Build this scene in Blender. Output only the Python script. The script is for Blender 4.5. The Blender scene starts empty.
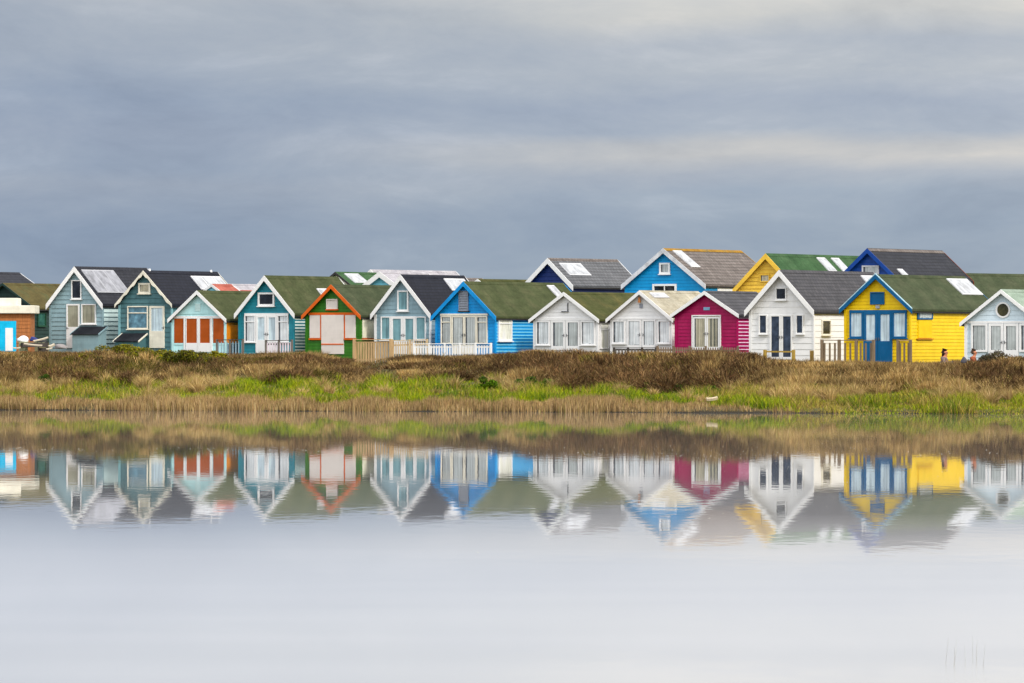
import bpy, math, random
import numpy as np
from mathutils import Vector
random.seed(7); RNG = np.random.default_rng(11)
S = bpy.context.scene
COL = S.collection
K = 3.0                                  # distances are given for a 2000 px lens and stretched to the real, longer one
F, HY, HC = 2000.0 * K, 348.0, 2.4          # focal length in pixels, horizon row, eye height over the water

# ------------------------------------------------------------------ tags
def tag(o, label=None, cat=None, group=None, kind=None):
    if label: o['label'] = label
    if cat: o['category'] = cat
    if group: o['group'] = group
    if kind: o['kind'] = kind
    return o
def empty(name, loc, rz=0.0):
    o = bpy.data.objects.new(name, None); COL.objects.link(o)
    o.location = loc; o.rotation_euler = (0, 0, rz); o.empty_display_size = 0.3
    return o

# ------------------------------------------------------------------ materials
def lin(c):
    c = c / 255.0
    return c / 12.92 if c <= 0.04045 else ((c + 0.055) / 1.055) ** 2.4
def alb(r, g, b, k=0.85, mx=0.82):
    return tuple(min(mx, lin(v) / k) for v in (r, g, b))
MATS = {}
def new_mat(name):
    m = bpy.data.materials.new(name); m.use_nodes = True
    nt = m.node_tree; b = nt.nodes['Principled BSDF']
    return m, nt, b
def noise(nt, scale, detail=4, vec=None, rough=0.55):
    n = nt.nodes.new('ShaderNodeTexNoise'); n.inputs['Scale'].default_value = scale
    n.inputs['Detail'].default_value = detail; n.inputs['Roughness'].default_value = rough
    if vec is not None: nt.links.new(vec, n.inputs['Vector'])
    return n
def ramp(nt, fac, stops):
    r = nt.nodes.new('ShaderNodeValToRGB')
    els = r.color_ramp.elements
    while len(els) < len(stops): els.new(0.5)
    for e, (p, c) in zip(els, stops):
        e.position = p; e.color = (*c, 1) if len(c) == 3 else c
    nt.links.new(fac, r.inputs['Fac'])
    return r
def mix(nt, fac, a, b, mode='MIX'):
    m = nt.nodes.new('ShaderNodeMix'); m.data_type = 'RGBA'; m.blend_type = mode
    for sock, v in ((m.inputs[0], fac), (m.inputs[6], a), (m.inputs[7], b)):
        if isinstance(v, (int, float)): sock.default_value = v
        elif isinstance(v, tuple): sock.default_value = (*v, 1) if len(v) == 3 else v
        else: nt.links.new(v, sock)
    return m.outputs[2]
def mapping(nt, scale, kind='Object'):
    tc = nt.nodes.new('ShaderNodeTexCoord'); mp = nt.nodes.new('ShaderNodeMapping')
    mp.inputs['Scale'].default_value = scale
    nt.links.new(tc.outputs[kind], mp.inputs['Vector'])
    return mp.outputs['Vector']
def bump(nt, b, h, strength=0.3, dist=0.02):
    n = nt.nodes.new('ShaderNodeBump'); n.inputs['Strength'].default_value = strength
    n.inputs['Distance'].default_value = dist
    nt.links.new(h, n.inputs['Height']); nt.links.new(n.outputs[0], b.inputs['Normal'])
def paint(name, rgb, rough=0.55, wear=0.25, spec=0.2):
    if name in MATS: return MATS[name]
    m, nt, b = new_mat(name)
    c = alb(*rgb)
    v = mapping(nt, (1.3, 1.3, 0.9)); n1 = noise(nt, 2.2, 6, v)
    v2 = mapping(nt, (9, 9, 0.8)); n2 = noise(nt, 2.0, 4, v2)          # streaks of weathering running down the boards
    v3 = mapping(nt, (0.4, 0.4, 6.6)); n3 = noise(nt, 1.0, 2, v3)      # board to board variation
    dk = tuple(x * (1 - wear) for x in c); lt = tuple(min(0.86, x * (1 + 0.35 * wear) + 0.012) for x in c)
    a = ramp(nt, n1.outputs['Fac'], [(0.3, dk), (0.5, c), (0.75, lt)])
    s = ramp(nt, n2.outputs['Fac'], [(0.35, (1 - wear * 0.3,) * 3), (0.6, (1, 1, 1))])
    s3 = ramp(nt, n3.outputs['Fac'], [(0.35, (1 - wear * 0.45,) * 3), (0.6, (1, 1, 1))])
    c1 = mix(nt, 1.0, a.outputs['Color'], s.outputs['Color'], 'MULTIPLY')
    c2 = mix(nt, 1.0, c1, s3.outputs['Color'], 'MULTIPLY')
    nt.links.new(c2, b.inputs['Base Color'])
    b.inputs['Roughness'].default_value = rough; b.inputs['Specular IOR Level'].default_value = spec
    bump(nt, b, n2.outputs['Fac'], 0.15, 0.004)
    MATS[name] = m; return m
def felt(name, c1, c2, c3, scale=1.0):
    if name in MATS: return MATS[name]
    m, nt, b = new_mat(name)
    v = mapping(nt, (1, 1, 1)); n1 = noise(nt, 1.1 * scale, 5, v); n2 = noise(nt, 9, 6, v, 0.7)
    v3 = mapping(nt, (2.2, 0.5, 0.5)); n3 = noise(nt, 1.6, 3, v3)
    a = ramp(nt, n1.outputs['Fac'], [(0.32, c1), (0.5, c2), (0.68, c3)])
    g = ramp(nt, n2.outputs['Fac'], [(0.3, (0.7,) * 3), (0.7, (1.15,) * 3)])
    r = mix(nt, 1.0, a.outputs['Color'], g.outputs['Color'], 'MULTIPLY')
    # laid in strips down the slope: seams across the ridge direction
    w = nt.nodes.new('ShaderNodeTexWave'); w.wave_type = 'BANDS'; w.bands_direction = 'Y'
    w.inputs['Scale'].default_value = 0.33; w.inputs['Distortion'].default_value = 0.35
    nt.links.new(v, w.inputs['Vector'])
    sm = ramp(nt, w.outputs['Fac'], [(0.0, (0.88,) * 3), (0.05, (1, 1, 1))])
    r = mix(nt, 1.0, r, sm.outputs['Color'], 'MULTIPLY')
    st = ramp(nt, n3.outputs['Fac'], [(0.35, (0.86,) * 3), (0.65, (1.08,) * 3)])
    r = mix(nt, 1.0, r, st.outputs['Color'], 'MULTIPLY')
    nt.links.new(r, b.inputs['Base Color']); b.inputs['Roughness'].default_value = 0.92
    b.inputs['Specular IOR Level'].default_value = 0.06
    bump(nt, b, n2.outputs['Fac'], 0.4, 0.012)
    MATS[name] = m; return m
def slate(name, c1, c2, moss=None, rowk=1.0):
    if name in MATS: return MATS[name]
    m, nt, b = new_mat(name)
    tc = nt.nodes.new('ShaderNodeTexCoord'); sp = nt.nodes.new('ShaderNodeSeparateXYZ'); cb = nt.nodes.new('ShaderNodeCombineXYZ')
    nt.links.new(tc.outputs['Object'], sp.inputs[0])
    nt.links.new(sp.outputs['Y'], cb.inputs['X']); nt.links.new(sp.outputs['Z'], cb.inputs['Y'])
    br = nt.nodes.new('ShaderNodeTexBrick'); nt.links.new(cb.outputs[0], br.inputs['Vector'])
    br.inputs['Scale'].default_value = 1.0; br.inputs['Brick Width'].default_value = 0.28
    br.inputs['Row Height'].default_value = 0.15 * rowk; br.inputs['Mortar Size'].default_value = 0.012
    br.inputs['Color1'].default_value = (*c1, 1); br.inputs['Color2'].default_value = (*c2, 1)
    br.inputs['Mortar'].default_value = (*[x * 0.35 for x in c1], 1); br.inputs['Bias'].default_value = 0.0
    n = noise(nt, 1.4, 6, tc.outputs['Object'], 0.65)
    g = ramp(nt, n.outputs['Fac'], [(0.3, (0.78,) * 3), (0.7, (1.2,) * 3)])
    r = mix(nt, 1.0, br.outputs['Color'], g.outputs['Color'], 'MULTIPLY')
    if moss:
        n2 = noise(nt, 2.6, 6, tc.outputs['Object'], 0.7)
        f = ramp(nt, n2.outputs['Fac'], [(0.5, (0, 0, 0)), (0.68, (0.8, 0.8, 0.8))])
        r = mix(nt, f.outputs['Color'], r, moss)
    nt.links.new(r, b.inputs['Base Color']); b.inputs['Roughness'].default_value = 0.75
    b.inputs['Specular IOR Level'].default_value = 0.12
    bump(nt, b, br.outputs['Fac'], -0.5, 0.01)
    MATS[name] = m; return m
def wood(name, c, k=1.0):
    if name in MATS: return MATS[name]
    m, nt, b = new_mat(name)
    v = mapping(nt, (14, 14, 1.2)); n = noise(nt, 1.5, 6, v, 0.65)
    r = ramp(nt, n.outputs['Fac'], [(0.3, tuple(x * 0.6 for x in c)), (0.55, c), (0.75, tuple(min(0.8, x * 1.25) for x in c))])
    nt.links.new(r.outputs['Color'], b.inputs['Base Color']); b.inputs['Roughness'].default_value = 0.8
    bump(nt, b, n.outputs['Fac'], 0.3, 0.006)
    MATS[name] = m; return m
def pane(name, rgb, curtain=None, rough=0.06, folds=26.0, spec=0.5):
    """a window pane: dark room or drawn curtain seen just behind glossy glass"""
    if name in MATS: return MATS[name]
    m, nt, b = new_mat(name)
    c = alb(*rgb)
    v = mapping(nt, (folds, folds, 0.5)); n = noise(nt, 1.0, 2, v)
    v2 = mapping(nt, (2.2, 2.2, 2.2)); n2 = noise(nt, 1.2, 3, v2)
    if curtain:
        r = ramp(nt, n.outputs['Fac'], [(0.34, tuple(x * 0.62 for x in c)), (0.52, c), (0.7, tuple(min(0.8, x * 1.15) for x in c))])
    else:
        r = ramp(nt, n2.outputs['Fac'], [(0.35, tuple(x * 0.5 for x in c)), (0.6, c), (0.75, tuple(x * 1.7 for x in c))])
    g = ramp(nt, n2.outputs['Fac'], [(0.35, (0.86,) * 3), (0.65, (1.06,) * 3)])
    nt.links.new(mix(nt, 1.0, r.outputs['Color'], g.outputs['Color'], 'MULTIPLY'), b.inputs['Base Color'])
    b.inputs['Roughness'].default_value = rough; b.inputs['Specular IOR Level'].default_value = spec
    MATS[name] = m; return m
def vcol(name, rough=0.85, trans=0.0):
    if name in MATS: return MATS[name]
    m, nt, b = new_mat(name)
    a = nt.nodes.new('ShaderNodeVertexColor'); a.layer_name = 'Col'
    nt.links.new(a.outputs['Color'], b.inputs['Base Color'])
    b.inputs['Roughness'].default_value = rough; b.inputs['Specular IOR Level'].default_value = 0.12
    MATS[name] = m; return m

WHITE = paint('white_paint', (240, 241, 244), 0.45, 0.06)
CREAM = paint('cream_paint', (222, 212, 196), 0.5, 0.14)
SLATE_D = slate('dark_slate', (0.019, 0.021, 0.030), (0.027, 0.029, 0.038))
SLATE_N = slate('navy_slate', (0.009, 0.011, 0.020), (0.013, 0.015, 0.025))
SLATE_G = slate('grey_slate', (0.050, 0.050, 0.058), (0.068, 0.067, 0.074))
SLATE_B = slate('brown_grey_slate', (0.115, 0.096, 0.088), (0.16, 0.138, 0.128))
SLATE_L = slate('light_grey_slate', (0.098, 0.102, 0.112), (0.125, 0.128, 0.138))
FELT_G = felt('green_felt', (0.049, 0.061, 0.026), (0.062, 0.074, 0.033), (0.080, 0.086, 0.042))
FELT_D = felt('dull_green_felt', (0.044, 0.058, 0.030), (0.056, 0.070, 0.037), (0.070, 0.080, 0.045))
FELT_M = felt('mossy_felt', (0.050, 0.058, 0.018), (0.066, 0.071, 0.026), (0.094, 0.086, 0.030))
FELT_O = felt('olive_brown_felt', (0.070, 0.058, 0.022), (0.095, 0.078, 0.030), (0.075, 0.080, 0.034))
FELT_E = felt('bright_green_felt', (0.034, 0.078, 0.034), (0.044, 0.098, 0.042), (0.058, 0.110, 0.052))
FELT_R = felt('red_felt', (0.30, 0.075, 0.055), (0.36, 0.10, 0.075), (0.40, 0.15, 0.11))
FELT_T = felt('tan_felt', (0.30, 0.27, 0.20), (0.38, 0.35, 0.27), (0.44, 0.41, 0.33))
FELT_W = felt('pale_lilac_felt', (0.31, 0.30, 0.335), (0.37, 0.355, 0.385), (0.41, 0.40, 0.425))
FELT_P = felt('pale_green_felt', (0.20, 0.27, 0.20), (0.24, 0.31, 0.25), (0.28, 0.34, 0.28))
DARKTRIM = paint('dark_trim', (48, 46, 46), 0.6, 0.2)
P_DARK = pane('dark_glass', (34, 38, 46))
P_BLUE = pane('blue_glass', (56, 66, 84))
P_TEAL = pane('teal_blind_glass', (112, 152, 160), True, folds=18)
P_SKY = pane('sky_blue_blind_glass', (186, 204, 214), True, folds=12)
P_GREY = pane('grey_curtain_glass', (176, 182, 182), True)
P_PALE = pane('pale_curtain_glass', (208, 214, 222), True)
P_ROOM = pane('dim_room_glass', (88, 92, 98))
P_OLIVE = pane('olive_blind_glass', (140, 140, 124), True, folds=6)
P_BEIGE = pane('beige_curtain_glass', (178, 172, 150), True)
P_CREAM = pane('cream_blind_glass', (226, 222, 204), True, folds=5)
P_INT = pane('blue_room_glass', (92, 130, 148))
SKYL = pane('sky_glare_skylight_glass', (154, 158, 164), True, 0.3, 3, 0.3)  # pale base colour stands for bright sky mirrored in the glass
SKYL2 = pane('grey_panel_glass', (128, 130, 138), True, 0.45, 3, 0.2)
SKYF = paint('skylight_frame', (186, 187, 190), 0.5, 0.1)
GREYF = paint('grey_panel_frame', (150, 152, 158), 0.5, 0.1)
METAL = paint('dull_metal', (90, 92, 96), 0.4, 0.2)

# ------------------------------------------------------------------ mesh builder
class MB:
    def __init__(s): s.v = []; s.f = []; s.mi = []
    def poly(s, pts, mi=0):
        i = len(s.v); s.v += [tuple(p) for p in pts]; s.f.append(tuple(range(i, i + len(pts)))); s.mi.append(mi)
    def hexa(s, p, mi=0):
        """8 points: bottom ring of 4 (ccw from outside top), then top ring"""
        i = len(s.v); s.v += [tuple(q) for q in p]
        for q in ((3, 2, 1, 0), (4, 5, 6, 7), (0, 1, 5, 4), (1, 2, 6, 5), (2, 3, 7, 6), (3, 0, 4, 7)):
            s.f.append(tuple(i + k for k in q)); s.mi.append(mi)
    def box(s, x0, x1, y0, y1, z0, z1, mi=0):
        s.hexa([(x0, y0, z0), (x1, y0, z0), (x1, y1, z0), (x0, y1, z0), (x0, y0, z1), (x1, y0, z1), (x1, y1, z1), (x0, y1, z1)], mi)
    def prism(s, ring, ext, mi=0):
        """closed outline extruded by the vector ext"""
        n = len(ring); i = len(s.v); e = Vector(ext)
        s.v += [tuple(p) for p in ring] + [tuple(Vector(p) + e) for p in ring]
        s.f.append(tuple(range(i + n - 1, i - 1, -1))); s.mi.append(mi)
        s.f.append(tuple(range(i + n, i + 2 * n))); s.mi.append(mi)
        for k in range(n):
            j = (k + 1) % n; s.f.append((i + k, i + j, i + n + j, i + n + k)); s.mi.append(mi)
    def tube(s, pts, r0, r1=None, n=6, mi=0):
        r1 = r0 if r1 is None else r1; rings = []
        for k, p in enumerate(pts):
            p = Vector(p); a = Vector(pts[max(0, k - 1)]); b = Vector(pts[min(len(pts) - 1, k + 1)])
            d = (b - a).normalized(); up = Vector((0, 0, 1)) if abs(d.z) < 0.9 else Vector((1, 0, 0))
            u = d.cross(up).normalized(); w = d.cross(u); r = r0 + (r1 - r0) * k / max(1, len(pts) - 1)
            i = len(s.v)
            for q in range(n):
                t = 2 * math.pi * q / n; s.v.append(tuple(p + (u * math.cos(t) + w * math.sin(t)) * r))
            rings.append(i)
        for a, b in zip(rings, rings[1:]):
            for q in range(n):
                s.f.append((a + q, a + (q + 1) % n, b + (q + 1) % n, b + q)); s.mi.append(mi)
        s.f.append(tuple(rings[0] + q for q in range(n))); s.mi.append(mi)
        s.f.append(tuple(rings[-1] + q for q in range(n - 1, -1, -1))); s.mi.append(mi)
    def build(s, name, mats, parent=None, smooth=False, bevel=0.0, recalc=True):
        me = bpy.data.meshes.new(name); me.from_pydata(s.v, [], s.f)
        if not isinstance(mats, (list, tuple)): mats = [mats]
        for m in mats: me.materials.append(m)
        if len(mats) > 1:
            for p, k in zip(me.polygons, s.mi): p.material_index = k
        if recalc:
            import bmesh
            bm = bmesh.new(); bm.from_mesh(me); bmesh.ops.recalc_face_normals(bm, faces=bm.faces); bm.to_mesh(me); bm.free()
        if smooth:
            for p in me.polygons: p.use_smooth = True
        me.update()
        o = bpy.data.objects.new(name, me); COL.objects.link(o)
        if parent: o.parent = parent
        if bevel:
            b = o.modifiers.new('bevel', 'BEVEL'); b.width = bevel; b.segments = 1; b.limit_method = 'ANGLE'
        return o

# ------------------------------------------------------------------ terrain
def lattice(x, y, seed=0):
    x = np.asarray(x, float); y = np.asarray(y, float)
    xi = np.floor(x).astype(np.int64); yi = np.floor(y).astype(np.int64); fx = x - xi; fy = y - yi
    fx = fx * fx * (3 - 2 * fx); fy = fy * fy * (3 - 2 * fy)
    def h(a, b):
        n = (a * 374761393 + b * 668265263 + seed * 1274126177) & 0x7fffffff
        n = ((n ^ (n >> 13)) * 1274126177) & 0x7fffffff
        return ((n ^ (n >> 16)) & 0xffff) / 65535.0
    return (h(xi, yi) * (1 - fx) + h(xi + 1, yi) * fx) * (1 - fy) + (h(xi, yi + 1) * (1 - fx) + h(xi + 1, yi + 1) * fx) * fy
def fbm(x, y, seed=0, o=3):
    r = 0; a = 0.5; t = 0
    for k in range(o): r = r + a * lattice(x * 2 ** k, y * 2 ** k, seed + k); t += a; a *= 0.5
    return r / t
def pxof(X): return 512 + 26.3 * np.asarray(X, float)            # picture column of the bank at X (only used to lay zones out)
def Yw(X):                                                       # waterline
    X = np.clip(np.asarray(X, float), -60, 60)
    return K * (75.05 - 0.12 * X + 0.5 * (fbm(X * 0.35, X * 0 + 3.3, 5) - 0.5))
def Yh(X):                                                       # the line where the huts begin
    X = np.asarray(X, float)
    return K * np.interp(X, [-60, -24, -10, 0, 6, 12, 18, 24, 60], [100, 98, 96, 94, 92, 88.6, 86.2, 84.2, 80])
def Yc(X):                                                       # crown of the bank, a level strip runs from here to the huts
    return K * np.interp(np.asarray(X, float), [-60, -20, 0, 7, 11, 20, 60], [92, 90.5, 88, 85, 80.5, 78, 76])
def Zb(X):                                                       # height of the ground the huts stand on
    X = np.asarray(X, float)
    return np.interp(X, [-24, -10, 0, 8, 14, 20], [2.0, 1.95, 1.88, 1.82, 1.55, 1.5]) - 0.35 * np.exp(-((X + 6.8) / 1.1) ** 2)
def ground(X, Y):
    X = np.asarray(X, float); Y = np.asarray(Y, float)
    yw = Yw(X); yh = Yh(X); zb = Zb(X); t = (Y - yw) / (Yc(X) - yw)
    z = np.interp(t, [0, 0.012, 0.06, 0.18, 0.5, 0.78, 1.0], [0, 0.012, 0.09, 0.16, 0.44, 0.82, 1.0]) * zb
    z = z + np.where((t > 0.02) & (t < 1), 0.2 * (fbm(X * 0.9, Y * 0.3, 9) - 0.5), 0)
    z = np.where(t < 0, np.maximum(-0.7, (Y - yw) * 0.1), z)
    back = np.clip((Y - yh - 9) / 30, 0, 1); z = np.where(Y > yh + 9, zb + (3.3 - zb) * back * back * (3 - 2 * back), z)
    z = np.where(Y > 440, np.interp(Y, [440, 560], [3.3, 1.0]), z)
    near = np.clip((6.0 - Y) / 4.0, 0, 1)
    z = np.where(Y < 12, -0.7 + near * 1.5, z)
    return z
def gz(x, y): return float(ground(np.array([x]), np.array([y]))[0])

def terrain():
    xs = np.unique(np.concatenate([[-3000, -1200, -500, -250, -140, -90, -60], np.arange(-45, 45.1, 0.5), [60, 90, 140, 250, 500, 1200, 3000]]))
    ys = np.unique(np.concatenate([[-3000, -900, -200, -60, -20, -5, 0, 2, 3, 4, 5, 6, 8, 10, 14, 40, 100, 170, 200], np.arange(210, 305, 1.2), np.arange(305, 420, 5), [440, 470, 500, 560, 800, 1500, 5000]]))
    X, Y = np.meshgrid(xs, ys); Z = ground(X, Y)
    nx, ny = len(xs), len(ys)
    v = np.stack([X, Y, Z], -1).reshape(-1, 3)
    f = [(j * nx + i, j * nx + i + 1, (j + 1) * nx + i + 1, (j + 1) * nx + i) for j in range(ny - 1) for i in range(nx - 1)]
    m, nt, b = new_mat('bank_soil')
    tc = nt.nodes.new('ShaderNodeTexCoord')
    n1 = noise(nt, 0.8, 6, tc.outputs['Object']); n2 = noise(nt, 7, 5, tc.outputs['Object'], 0.7)
    a = ramp(nt, n1.outputs['Fac'], [(0.3, (0.06, 0.05, 0.025)), (0.5, (0.10, 0.085, 0.04)), (0.7, (0.10, 0.11, 0.035))])
    g = ramp(nt, n2.outputs['Fac'], [(0.3, (0.6,) * 3), (0.7, (1.2,) * 3)])
    spz = nt.nodes.new('ShaderNodeSeparateXYZ'); nt.links.new(tc.outputs['Object'], spz.inputs[0])
    wet = nt.nodes.new('ShaderNodeMapRange'); nt.links.new(spz.outputs['Z'], wet.inputs['Value'])
    wet.inputs['From Min'].default_value = 0.03; wet.inputs['From Max'].default_value = 0.12
    soil = mix(nt, 1.0, a.outputs['Color'], g.outputs['Color'], 'MULTIPLY')
    nt.links.new(mix(nt, wet.outputs[0], (0.022, 0.017, 0.010), soil), b.inputs['Base Color'])
    b.inputs['Roughness'].default_value = 0.95; b.inputs['Specular IOR Level'].default_value = 0.1
    bump(nt, b, n2.outputs['Fac'], 0.5, 0.05)
    me = bpy.data.meshes.new('ground'); me.from_pydata(v.tolist(), [], f); me.materials.append(m)
    for p in me.polygons: p.use_smooth = True
    o = bpy.data.objects.new('ground', me); COL.objects.link(o); tag(o, kind='structure')
terrain()

# water
def water():
    m = bpy.data.materials.new('calm_water'); m.use_nodes = True; nt = m.node_tree
    for n in list(nt.nodes):
        if n.type != 'OUTPUT_MATERIAL': nt.nodes.remove(n)
    out = [n for n in nt.nodes if n.type == 'OUTPUT_MATERIAL'][0]
    tc = nt.nodes.new('ShaderNodeTexCoord')
    gl = nt.nodes.new('ShaderNodeBsdfGlossy'); g2 = nt.nodes.new('ShaderNodeBsdfGlossy'); mg = nt.nodes.new('ShaderNodeMixShader'); df = nt.nodes.new('ShaderNodeBsdfDiffuse'); mx = nt.nodes.new('ShaderNodeMixShader')
    gl.inputs['Color'].default_value = (0.97, 0.97, 0.985, 1); df.inputs['Color'].default_value = WATER_BODY
    sp = nt.nodes.new('ShaderNodeSeparateXYZ'); nt.links.new(tc.outputs['Object'], sp.inputs[0])
    # a light breeze ruffles the near half of the pond, the far half lies still
    mr = nt.nodes.new('ShaderNodeMapRange'); nt.links.new(sp.outputs['Y'], mr.inputs['Value'])
    mr.inputs['From Min'].default_value = 40; mr.inputs['From Max'].default_value = 140
    wr = ramp(nt, mr.outputs[0], [(0.0, (0.50,) * 3), (0.17, (0.46,) * 3), (0.28, (0.37,) * 3), (0.37, (0.22,) * 3), (0.47, (0.065,) * 3), (0.72, (0.015,) * 3), (1.0, (0.01,) * 3)])
    pv = nt.nodes.new('ShaderNodeMapping'); pv.inputs['Scale'].default_value = (0.05, 0.35, 1)
    nt.links.new(tc.outputs['Object'], pv.inputs['Vector'])
    pn = noise(nt, 1.0, 3, pv.outputs[0])
    pr = nt.nodes.new('ShaderNodeMapRange'); nt.links.new(pn.outputs['Fac'], pr.inputs['Value'])
    pr.inputs['From Min'].default_value = 0.35; pr.inputs['From Max'].default_value = 0.7
    pr.inputs['To Min'].default_value = 0.96; pr.inputs['To Max'].default_value = 1.05
    ml = nt.nodes.new('ShaderNodeMath'); ml.operation = 'MULTIPLY'
    nt.links.new(wr.outputs['Color'], ml.inputs[0]); nt.links.new(pr.outputs[0], ml.inputs[1])
    nt.links.new(ml.outputs[0], mg.inputs[0]); gl.inputs['Roughness'].default_value = R_FAR; g2.inputs['Roughness'].default_value = R_NEAR; g2.inputs['Color'].default_value = (0.97, 0.97, 0.985, 1)
    nt.links.new(gl.outputs[0], mg.inputs[1]); nt.links.new(g2.outputs[0], mg.inputs[2])
    # ripples
    rv = nt.nodes.new('ShaderNodeMapping'); rv.inputs['Scale'].default_value = (2.6, 0.9, 1)
    nt.links.new(tc.outputs['Object'], rv.inputs['Vector'])
    rn = noise(nt, 1.0, 2, rv.outputs[0], 0.5)
    bp = nt.nodes.new('ShaderNodeBump'); bp.inputs['Strength'].default_value = 1.0; bp.inputs['Distance'].default_value = RIPPLE
    nt.links.new(rn.outputs['Fac'], bp.inputs['Height']); nt.links.new(bp.outputs[0], gl.inputs['Normal'])
    fr = nt.nodes.new('ShaderNodeFresnel'); fr.inputs['IOR'].default_value = 1.8
    nt.links.new(fr.outputs[0], mx.inputs[0]); nt.links.new(df.outputs[0], mx.inputs[1]); nt.links.new(mg.outputs[0], mx.inputs[2])
    nt.links.new(mx.outputs[0], out.inputs['Surface'])
    b = MB(); b.poly([(-3000, -2500, 0), (3000, -2500, 0), (3000, 700, 0), (-3000, 700, 0)])
    o = b.build('water', m); tag(o, kind='structure')
WATER_BODY = (0.12, 0.125, 0.13, 1); R_FAR = 0.017; R_NEAR = 0.27; RIPPLE = 0.0010
water()

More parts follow.
